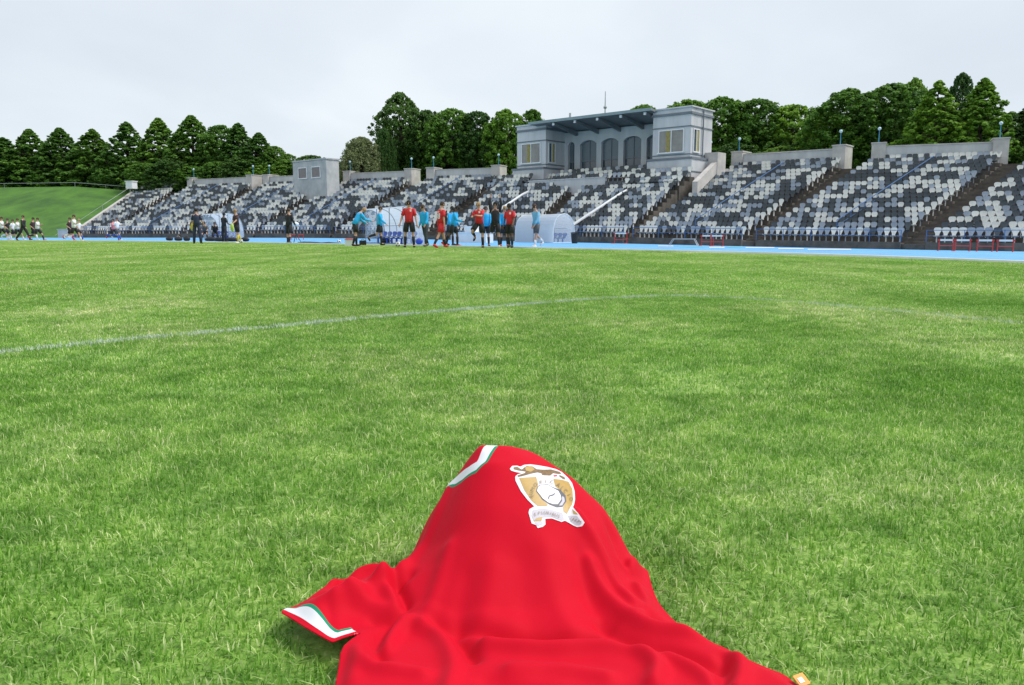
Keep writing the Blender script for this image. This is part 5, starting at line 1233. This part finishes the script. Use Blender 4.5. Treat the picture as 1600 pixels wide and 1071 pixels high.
def shirt_material():
    m = bpy.data.materials.new('red_jersey'); m.use_nodes = True; t = m.node_tree; p = t.nodes['Principled BSDF']
    REDC = (.60, .0015, .018); WH_ = (.78, .80, .84); GR = (.015, .28, .15)
    A1 = t.nodes.new('ShaderNodeAttribute'); A1.attribute_name = 'cuff_distance'; A2 = t.nodes.new('ShaderNodeAttribute'); A2.attribute_name = 'band_distance'
    def sc(src, k, off=0.0):
        q = t.nodes.new('ShaderNodeMath'); q.operation = 'MULTIPLY_ADD'; q.inputs[1].default_value = k; q.inputs[2].default_value = off; t.links.new(src, q.inputs[0]); return q.outputs[0]
    c1 = ramp(t, sc(A1.outputs['Fac'], 10.0), [(0, REDC), (.085, WH_), (.235, GR), (.285, REDC)], 'CONSTANT')
    A3 = t.nodes.new('ShaderNodeAttribute'); A3.attribute_name = 'cuff_along'; f3 = t.nodes.new('ShaderNodeMath'); f3.operation = 'GREATER_THAN'; f3.inputs[1].default_value = 0.0; t.links.new(A3.outputs['Fac'], f3.inputs[0])
    c1 = mixc(t, f3.outputs[0], c1, REDC)
    c2 = ramp(t, sc(A2.outputs['Fac'], 10.0), [(0, GR), (.045, WH_), (.21, REDC), (.99, REDC)], 'CONSTANT')
    f = t.nodes.new('ShaderNodeMath'); f.operation = 'GREATER_THAN'; f.inputs[1].default_value = 0.0; t.links.new(A2.outputs['Fac'], f.inputs[0])
    col = mixc(t, f.outputs[0], c1, c2)
    t.links.new(col, p.inputs['Base Color']); p.inputs['Roughness'].default_value = .72; p.inputs['Specular IOR Level'].default_value = .14
    p.inputs['Sheen Weight'].default_value = .07; p.inputs['Sheen Roughness'].default_value = .45; p.inputs['Sheen Tint'].default_value = (1, .25, .4, 1)
    geo = t.nodes.new('ShaderNodeNewGeometry')
    w = t.nodes.new('ShaderNodeTexVoronoi'); w.inputs['Scale'].default_value = 900; t.links.new(geo.outputs['Position'], w.inputs['Vector'])
    b = t.nodes.new('ShaderNodeBump'); b.inputs['Strength'].default_value = .12; b.inputs['Distance'].default_value = .0005; t.links.new(w.outputs['Distance'], b.inputs['Height'])
    b2 = t.nodes.new('ShaderNodeBump'); b2.inputs['Strength'].default_value = .16; b2.inputs['Distance'].default_value = .006
    t.links.new(nz(t, geo.outputs['Position'], 17, 3, .45, .6), b2.inputs['Height']); t.links.new(b.outputs[0], b2.inputs['Normal']); t.links.new(b2.outputs[0], p.inputs['Normal'])
    tr = t.nodes.new('ShaderNodeBsdfTranslucent'); t.links.new(col, tr.inputs['Color']); ms = t.nodes.new('ShaderNodeMixShader'); ms.inputs[0].default_value = .08
    t.links.new(p.outputs[0], ms.inputs[1]); t.links.new(tr.outputs[0], ms.inputs[2]); t.links.new(ms.outputs[0], t.nodes['Material Output'].inputs[0])
    return m
shirt = link('shirt', me, None, shirt_material()); tag(shirt, 'red football shirt with a gold and white crest draped over a mound on the grass', 'shirt')
md = shirt.modifiers.new('sub', 'SUBSURF'); md.levels = 1; md.render_levels = 1
md = shirt.modifiers.new('thick', 'SOLIDIFY'); md.thickness = .0016; md.offset = 0
# printed crest
surf = lambda X, Y: shirt_fast(X, Y)
gx0, gy0, gst = -.30, 1.05, .004; gnx, gny = 160, 125
GX, GY = np.meshgrid(gx0 + np.arange(gnx) * gst, gy0 + np.arange(gny) * gst, indexing='ij'); GZ = shirt_z(GX.ravel(), GY.ravel()).reshape(GX.shape)
for _ in range(3): GZ[1:-1, 1:-1] = .5 * GZ[1:-1, 1:-1] + .125 * (GZ[:-2, 1:-1] + GZ[2:, 1:-1] + GZ[1:-1, :-2] + GZ[1:-1, 2:])
def shirt_fast(X, Y):
    u = np.clip((X - gx0) / gst, 0, gnx - 1.001); v = np.clip((Y - gy0) / gst, 0, gny - 1.001); i = u.astype(int); j = v.astype(int); a = u - i; b = v - j
    return GZ[i, j] * (1 - a) * (1 - b) + GZ[i + 1, j] * a * (1 - b) + GZ[i, j + 1] * (1 - a) * b + GZ[i + 1, j + 1] * a * b
Z2 = lambda pts: [(760 + x / 6.3, 680 + y / 6.3) for x, y in pts]
def print_patch(name, poly, layer, m_, parent, step=1.6, grid=None):
    if grid is None: X, Y, f = grid_fill(np.array(poly), step)
    else: X, Y, f = grid
    V = []
    for x, y in zip(X, Y):
        q = march(x, y, shirt_fast)
        V.append(Vector(q))
    out_ = []
    for q in V:
        e_ = .004; zc = float(shirt_fast(np.array([q.x]), np.array([q.y]))[0]); zx = float(shirt_fast(np.array([q.x + e_]), np.array([q.y]))[0]); zy = float(shirt_fast(np.array([q.x]), np.array([q.y + e_]))[0])
        n_ = Vector((-(zx - zc) / e_, -(zy - zc) / e_, 1)).normalized(); out_.append(tuple(q + n_ * (.0017 + .0004 * layer)))
    me = bpy.data.meshes.new(name); me.from_pydata(out_, [], [tuple(int(i) for i in q)[::-1] for q in f]); me.polygons.foreach_set('use_smooth', [True] * len(me.polygons)); me.update()
    return link(name, me, parent, m_)
M_PW = mat('print_white', (.74, .73, .78), .5, var=.03, scale=80); M_PG = mat('print_gold', (.46, .29, .07), .45, var=.08, scale=120); M_PB = mat('print_brown', (.20, .12, .05), .6, var=.3, scale=200); M_PL = mat('print_grey', (.50, .48, .56), .5, var=.06, scale=120); M_PD = mat('print_dark', (.08, .085, .11), .5); M_PT = mat('print_letter', (.22, .17, .10), .5)
crest = print_patch('crest', Z2([(228, 338), (252, 310), (300, 308), (330, 318), (370, 300), (430, 296), (520, 308), (600, 323), (680, 343), (738, 372), (800, 430), (838, 480), (862, 560), (866, 640), (852, 718), (905, 780), (965, 865), (942, 900), (890, 908), (850, 892), (770, 848), (735, 860), (640, 826), (575, 830), (578, 885), (552, 908), (500, 922), (490, 892), (443, 876), (412, 770), (420, 735), (468, 708), (400, 640), (338, 560), (284, 455), (281, 415), (306, 392), (345, 381), (290, 372), (240, 356)]), 0, M_PW, shirt, 1.3)
def cp_(nm, pts, lay, m_, st=1.3): return print_patch(nm, Z2(pts), lay, m_, crest, st)
cp_('gold_field', [(320, 430), (485, 418), (500, 470), (505, 505), (490, 560), (540, 640), (600, 688), (590, 705), (500, 703), (440, 650), (370, 545)], 1, M_PG)
cp_('gold_field', [(655, 440), (740, 450), (803, 470), (838, 540), (846, 640), (836, 700), (790, 783), (755, 760), (750, 715), (778, 660), (772, 600), (720, 548), (672, 512)], 1, M_PG)
cp_('lion', [(395, 312), (450, 318), (490, 345), (560, 350), (630, 348), (715, 372), (735, 392), (700, 392), (650, 384), (625, 407), (535, 402), (545, 388), (500, 375), (440, 387), (380, 404), (310, 420), (303, 404), (368, 384), (388, 368), (320, 357), (268, 345), (262, 325), (300, 320), (345, 348), (365, 330)], 1, M_PB)
cp_('lion_leg', [(705, 398), (765, 425), (768, 447), (745, 440), (715, 418)], 1, M_PB)
cp_('mane', [(375, 330), (410, 315), (450, 325), (470, 350), (430, 372), (385, 360)], 2, M_PG); cp_('red_detail', [(655, 404), (690, 402), (690, 415), (658, 418)], 1, mat('print_red', (.6, .02, .06), .5), 1.0)
cp_('ball_outline', [(520, 500), (600, 495), (640, 520), (720, 548), (770, 600), (780, 660), (745, 712), (690, 716), (620, 690), (545, 640), (485, 560), (495, 520)], 2, M_PD)
cp_('ball', [(524, 506), (600, 502), (640, 528), (700, 560), (722, 600), (730, 640), (695, 690), (650, 690), (600, 672), (548, 632), (492, 560), (502, 522)], 3, M_PW)
cp_('ball_panel', [(735, 606), (757, 625), (764, 660), (738, 702), (706, 704), (735, 660)], 3, M_PL); cp_('ball_seam', [(596, 634), (610, 606), (650, 594), (662, 578), (668, 592), (652, 606), (618, 614), (604, 642)], 4, M_PD, .8)
cp_('ribbon', [(452, 748), (540, 728), (640, 742), (745, 775), (760, 838), (735, 848), (640, 812), (560, 815), (480, 838), (462, 850), (442, 800)], 1, M_PL); cp_('ribbon_end', [(800, 800), (890, 800), (940, 868), (925, 888), (880, 892), (830, 862)], 1, M_PL); cp_('ribbon_end', [(470, 865), (545, 855), (555, 880), (505, 900)], 1, M_PL)
cp_('ribbon_fold', [(455, 855), (490, 825), (545, 812), (540, 850)], 2, M_PG); cp_('ribbon_fold', [(848, 738), (905, 788), (858, 782)], 1, M_PG)
LET = [('R', 445, 612, -68), ('U', 440, 580, -75), ('M', 455, 542, -62), ('O', 480, 500, -45), ('R', 530, 476, -14), ('I', 575, 470, 0), ('C', 632, 478, 10), ('A', 700, 505, 35), ('L', 735, 535, 48), ('C', 768, 562, 58), ('I', 800, 598, 68), ('O', 822, 640, 80)]
LET += [(c, x, y, r_) for c, x, y, r_ in (('E', 474, 792, -8), ('P', 512, 780, -5), ('L', 542, 775, -2), ('U', 572, 774, 2), ('R', 602, 778, 5), ('I', 626, 782, 9), ('B', 650, 789, 12), ('U', 678, 798, 16), ('S', 704, 810, 20), ('U', 836, 836, 26), ('N', 862, 842, 26), ('U', 888, 850, 28), ('M', 914, 860, 28))]
tcs = []
for c, x, y, a in LET:
    cu = bpy.data.curves.new('letter', 'FONT'); cu.body = c; cu.size = 50 / 6.3 if y < 700 else 42 / 6.3; cu.align_x = 'CENTER'; cu.align_y = 'CENTER'; cu.resolution_u = 2
    t_ = bpy.data.objects.new('letter', cu); COL.objects.link(t_); tcs.append((t_, x, y, a))
dg = bpy.context.evaluated_depsgraph_get(); dg.update()
for t_, x, y, a in tcs:
    lm = bpy.data.meshes.new_from_object(t_.evaluated_get(dg), depsgraph=dg); ca, sa = math.cos(R(a)), math.sin(R(a))
    cx0, cy0 = 760 + x / 6.3, 680 + y / 6.3
    pxs = np.array([(cx0 + v.co.x * ca + v.co.y * sa, cy0 + v.co.x * sa - v.co.y * ca) for v in lm.vertices]); fs = [tuple(p_.vertices)[::-1] for p_ in lm.polygons]
    print_patch('letter', None, 5, M_PT, crest, grid=(pxs[:, 0], pxs[:, 1], fs)); bpy.data.meshes.remove(lm); bpy.data.objects.remove(t_)
# orange care tag on the hem
p = gp(1256, 1061, .03); m = MB(); p = gp(1252, 1063, .026); m.box(-.009, .009, -.008, .008, 0, .0012, 0, Matrix.Translation(p) @ Matrix.Rotation(.5, 4, 'Z') @ Matrix.Rotation(.5, 4, 'X')); m.box(-.006, .002, -.004, .003, .0014, .002, 1, Matrix.Translation(p) @ Matrix.Rotation(.5, 4, 'Z') @ Matrix.Rotation(.5, 4, 'X'))
m.build('care_tag', [mat('orange_tag', (.85, .30, .02), .5), M_WHITE], shirt)

# ------------------------------------------------------------------ grass blades
def blades(X, Y, h, w, name, z0=0.0, lean=.55, seed=1):
    r = np.random.default_rng(seed); n = len(X); a = r.random(n) * 2 * math.pi; b = a + math.pi / 2 + r.normal(size=n) * .5
    ln = np.abs(r.normal(size=n)) * lean + .12
    ux, uy = np.cos(a) * w / 2, np.sin(a) * w / 2; dx_, dy_ = np.cos(b) * ln * h, np.sin(b) * ln * h; hz = h * np.clip(1.08 - ln * .45, .35, 1.05)
    z = np.zeros(n) + z0
    V = np.empty((n, 5, 3)); V[:, 0] = np.stack([X - ux, Y - uy, z - .004], 1); V[:, 1] = np.stack([X + ux, Y + uy, z - .004], 1)
    mx_, my_ = X + dx_ * .36, Y + dy_ * .36
    V[:, 2] = np.stack([mx_ + ux * .85, my_ + uy * .85, z + hz * .62], 1); V[:, 3] = np.stack([mx_ - ux * .85, my_ - uy * .85, z + hz * .62], 1); V[:, 4] = np.stack([X + dx_, Y + dy_, z + hz], 1)
    me = bpy.data.meshes.new(name); me.vertices.add(n * 5); me.vertices.foreach_set('co', V.astype(np.float32).ravel())
    base = np.arange(n)[:, None] * 5; li = np.concatenate([base + [0, 1, 2, 3], base + [3, 2, 4]], 1).astype(np.int32)
    me.loops.add(n * 7); me.loops.foreach_set('vertex_index', li.ravel()); me.polygons.add(n * 2)
    st = (np.arange(n)[:, None] * 7 + [0, 4]).ravel().astype(np.int32); me.polygons.foreach_set('loop_start', st); me.polygons.foreach_set('loop_total', np.tile([4, 3], n).astype(np.int32)); me.update(calc_edges=True)
    at = me.attributes.new('tone', 'FLOAT', 'FACE'); at.data.foreach_set('value', np.repeat(r.random(n), 2).astype(np.float32))
    return me
r = np.random.default_rng(5)
n = 590000; X = r.uniform(-3.4, 3.4, n); Y = r.uniform(.2, 2.85, n); k = np.abs(X) < .72 * Y + 1.4; X, Y = X[k], Y[k]
ins = inside(OUT, X, Y); e, _, _, _ = dist_poly(OUT, X, Y); keep = ~(ins & (e > .012)); X, Y, ins = X[keep], Y[keep], ins[keep]
h = r.normal(.0160, .0048, len(X)).clip(.007, .030); h[ins] *= .4
h *= 1 + .18 * np.sin(X * 9 + 2 * np.sin(Y * 6)) * np.sin(Y * 8)
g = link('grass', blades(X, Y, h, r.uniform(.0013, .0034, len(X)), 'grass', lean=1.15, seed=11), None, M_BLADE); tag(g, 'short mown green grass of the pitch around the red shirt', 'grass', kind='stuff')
def patch(size, dens, hh, ww, seed, name):
    r = np.random.default_rng(seed); n = int(size * size * dens * 1.0); x, y = r.normal(0, size * .42, n), r.normal(0, size * .42, n); k = np.hypot(x, y) < size * 1.15; x, y = x[k], y[k]; n = len(x)
    return blades(x, y, r.normal(hh, hh * .22, n).clip(hh * .45, hh * 1.6), r.uniform(ww * .6, ww * 1.35, n), name, lean=1.15, seed=seed)
def scatter(cells, me_, name, label):
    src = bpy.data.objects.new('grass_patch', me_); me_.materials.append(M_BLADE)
    pm_ = bpy.data.meshes.new(name); pm_.from_pydata(cells, [], []); o = link(name, pm_); tag(o, label, 'grass', kind='stuff')
    ng = bpy.data.node_groups.new(name, 'GeometryNodeTree'); ng.interface.new_socket('Geometry', in_out='INPUT', socket_type='NodeSocketGeometry'); ng.interface.new_socket('Geometry', in_out='OUTPUT', socket_type='NodeSocketGeometry')
    gi = ng.nodes.new('NodeGroupInput'); go = ng.nodes.new('NodeGroupOutput'); ip = ng.nodes.new('GeometryNodeInstanceOnPoints'); oi = ng.nodes.new('GeometryNodeObjectInfo'); oi.inputs['Object'].default_value = src
    rv = ng.nodes.new('FunctionNodeRandomValue'); rv.data_type = 'INT'; rv.inputs['Min'].default_value = 0; rv.inputs['Max'].default_value = 7
    ml = ng.nodes.new('ShaderNodeMath'); ml.operation = 'MULTIPLY'; ml.inputs[1].default_value = 0.7853; cx_ = ng.nodes.new('ShaderNodeCombineXYZ')
    ng.links.new(rv.outputs['Value'] if 'Value' in rv.outputs else rv.outputs[2], ml.inputs[0]) if False else ng.links.new([q for q in rv.outputs if q.type == 'INT'][0], ml.inputs[0])
    ng.links.new(ml.outputs[0], cx_.inputs[2]); ng.links.new(cx_.outputs[0], ip.inputs['Rotation'])
    ng.links.new(gi.outputs[0], ip.inputs['Points']); ng.links.new(oi.outputs['Geometry'], ip.inputs['Instance']); ng.links.new(ip.outputs[0], go.inputs[0])
    oi.inputs['As Instance'].default_value = True
    o.modifiers.new('scatter', 'NODES').node_group = ng
    return o
J = lambda q: q + float(r.uniform(-.16, .16))
cells = [(J(x * .5), J(2.75 + .25 + y * .5), 0) for y in range(0, 10) for x in range(-24, 25) if abs(x * .5) < .70 * (3 + y * .5) + 3]
cells += [(x * .5 + float(r.uniform(-.05, .05)), y * .5, 0) for y in range(-3, 6) for x in range(-12, 13) if y < 0 or abs(x * .5) > .72 * y * .5 + 1.55]
scatter(cells, patch(.5, 24000, .0165, .0034, 21, 'grass_patch'), 'grass_middle', 'short mown grass beyond the shirt up to the faint white line')
edge_y = lambda x: float(np.interp(x, [p.x for p in nearR], [p.y for p in nearR]))
cells = [(x + J(J(0)), 7.75 + .5 + y + J(J(0)), 0) for y in range(0, 15) for x in range(-20, 21) if abs(x) < .68 * (8.5 + y) + 3.5 and 8.25 + y < edge_y(x) - 1.3]
scatter(cells, patch(1.0, 8000, .019, .0052, 22, 'grass_patch'), 'grass_far', 'mown grass in the middle distance before the players')
cells = [(x * 2 + J(J(0)) * 2, 22.5 + 1 + y * 2 + J(J(0)) * 2, 0) for y in range(0, 18) for x in range(-26, 12) if abs(x * 2) < .68 * (24 + y * 2) + 6 and 23.5 + y * 2 < edge_y(x * 2) - 1.6]
scatter(cells, patch(2.0, 1750, .021, .015, 23, 'grass_patch'), 'grass_distant', 'pale mown grass just in front of the players')
# faint white line
lp = smooth_poly([tuple(gp(x, y).xy) for x, y in ((-260, 590), (-90, 566), (0, 553), (200, 533), (400, 516), (550, 501), (700, 487.5), (850, 475), (960, 467), (1040, 463.5), (1120, 465), (1250, 474), (1400, 488), (1600, 508), (1760, 526))], False, 2)
seg_ = np.hypot(*np.diff(lp, axis=0).T); cum = np.r_[0, np.cumsum(seg_)]
n = int(cum[-1] * .11 * 16000); s_ = r.random(n) * cum[-1]; off = r.uniform(-.055, .055, n); X = np.interp(s_, cum, lp[:, 0]); Y = np.interp(s_, cum, lp[:, 1])
tx = np.gradient(lp[:, 0], cum); ty = np.gradient(lp[:, 1], cum); X2 = X - np.interp(s_, cum, ty) * off; Y2 = Y + np.interp(s_, cum, tx) * off
fade = np.interp(s_ / cum[-1], [0, .5, .62, 1], [1, 1, .55, .3]) * (.6 + .4 * np.sin(s_ * 7) * np.sin(s_ * 17)); kk = r.random(n) < fade
M_LB = mat('painted_blade', (.50, .60, .48), .7, var=.3, scale=120)
g = link('line_marking', blades(X2[kk], Y2[kk], r.normal(.026, .005, kk.sum()), r.uniform(.002, .0045, kk.sum()), 'line_marking', seed=31), None, M_LB); tag(g, 'faint worn white line painted across the grass', 'line marking', kind='stuff')
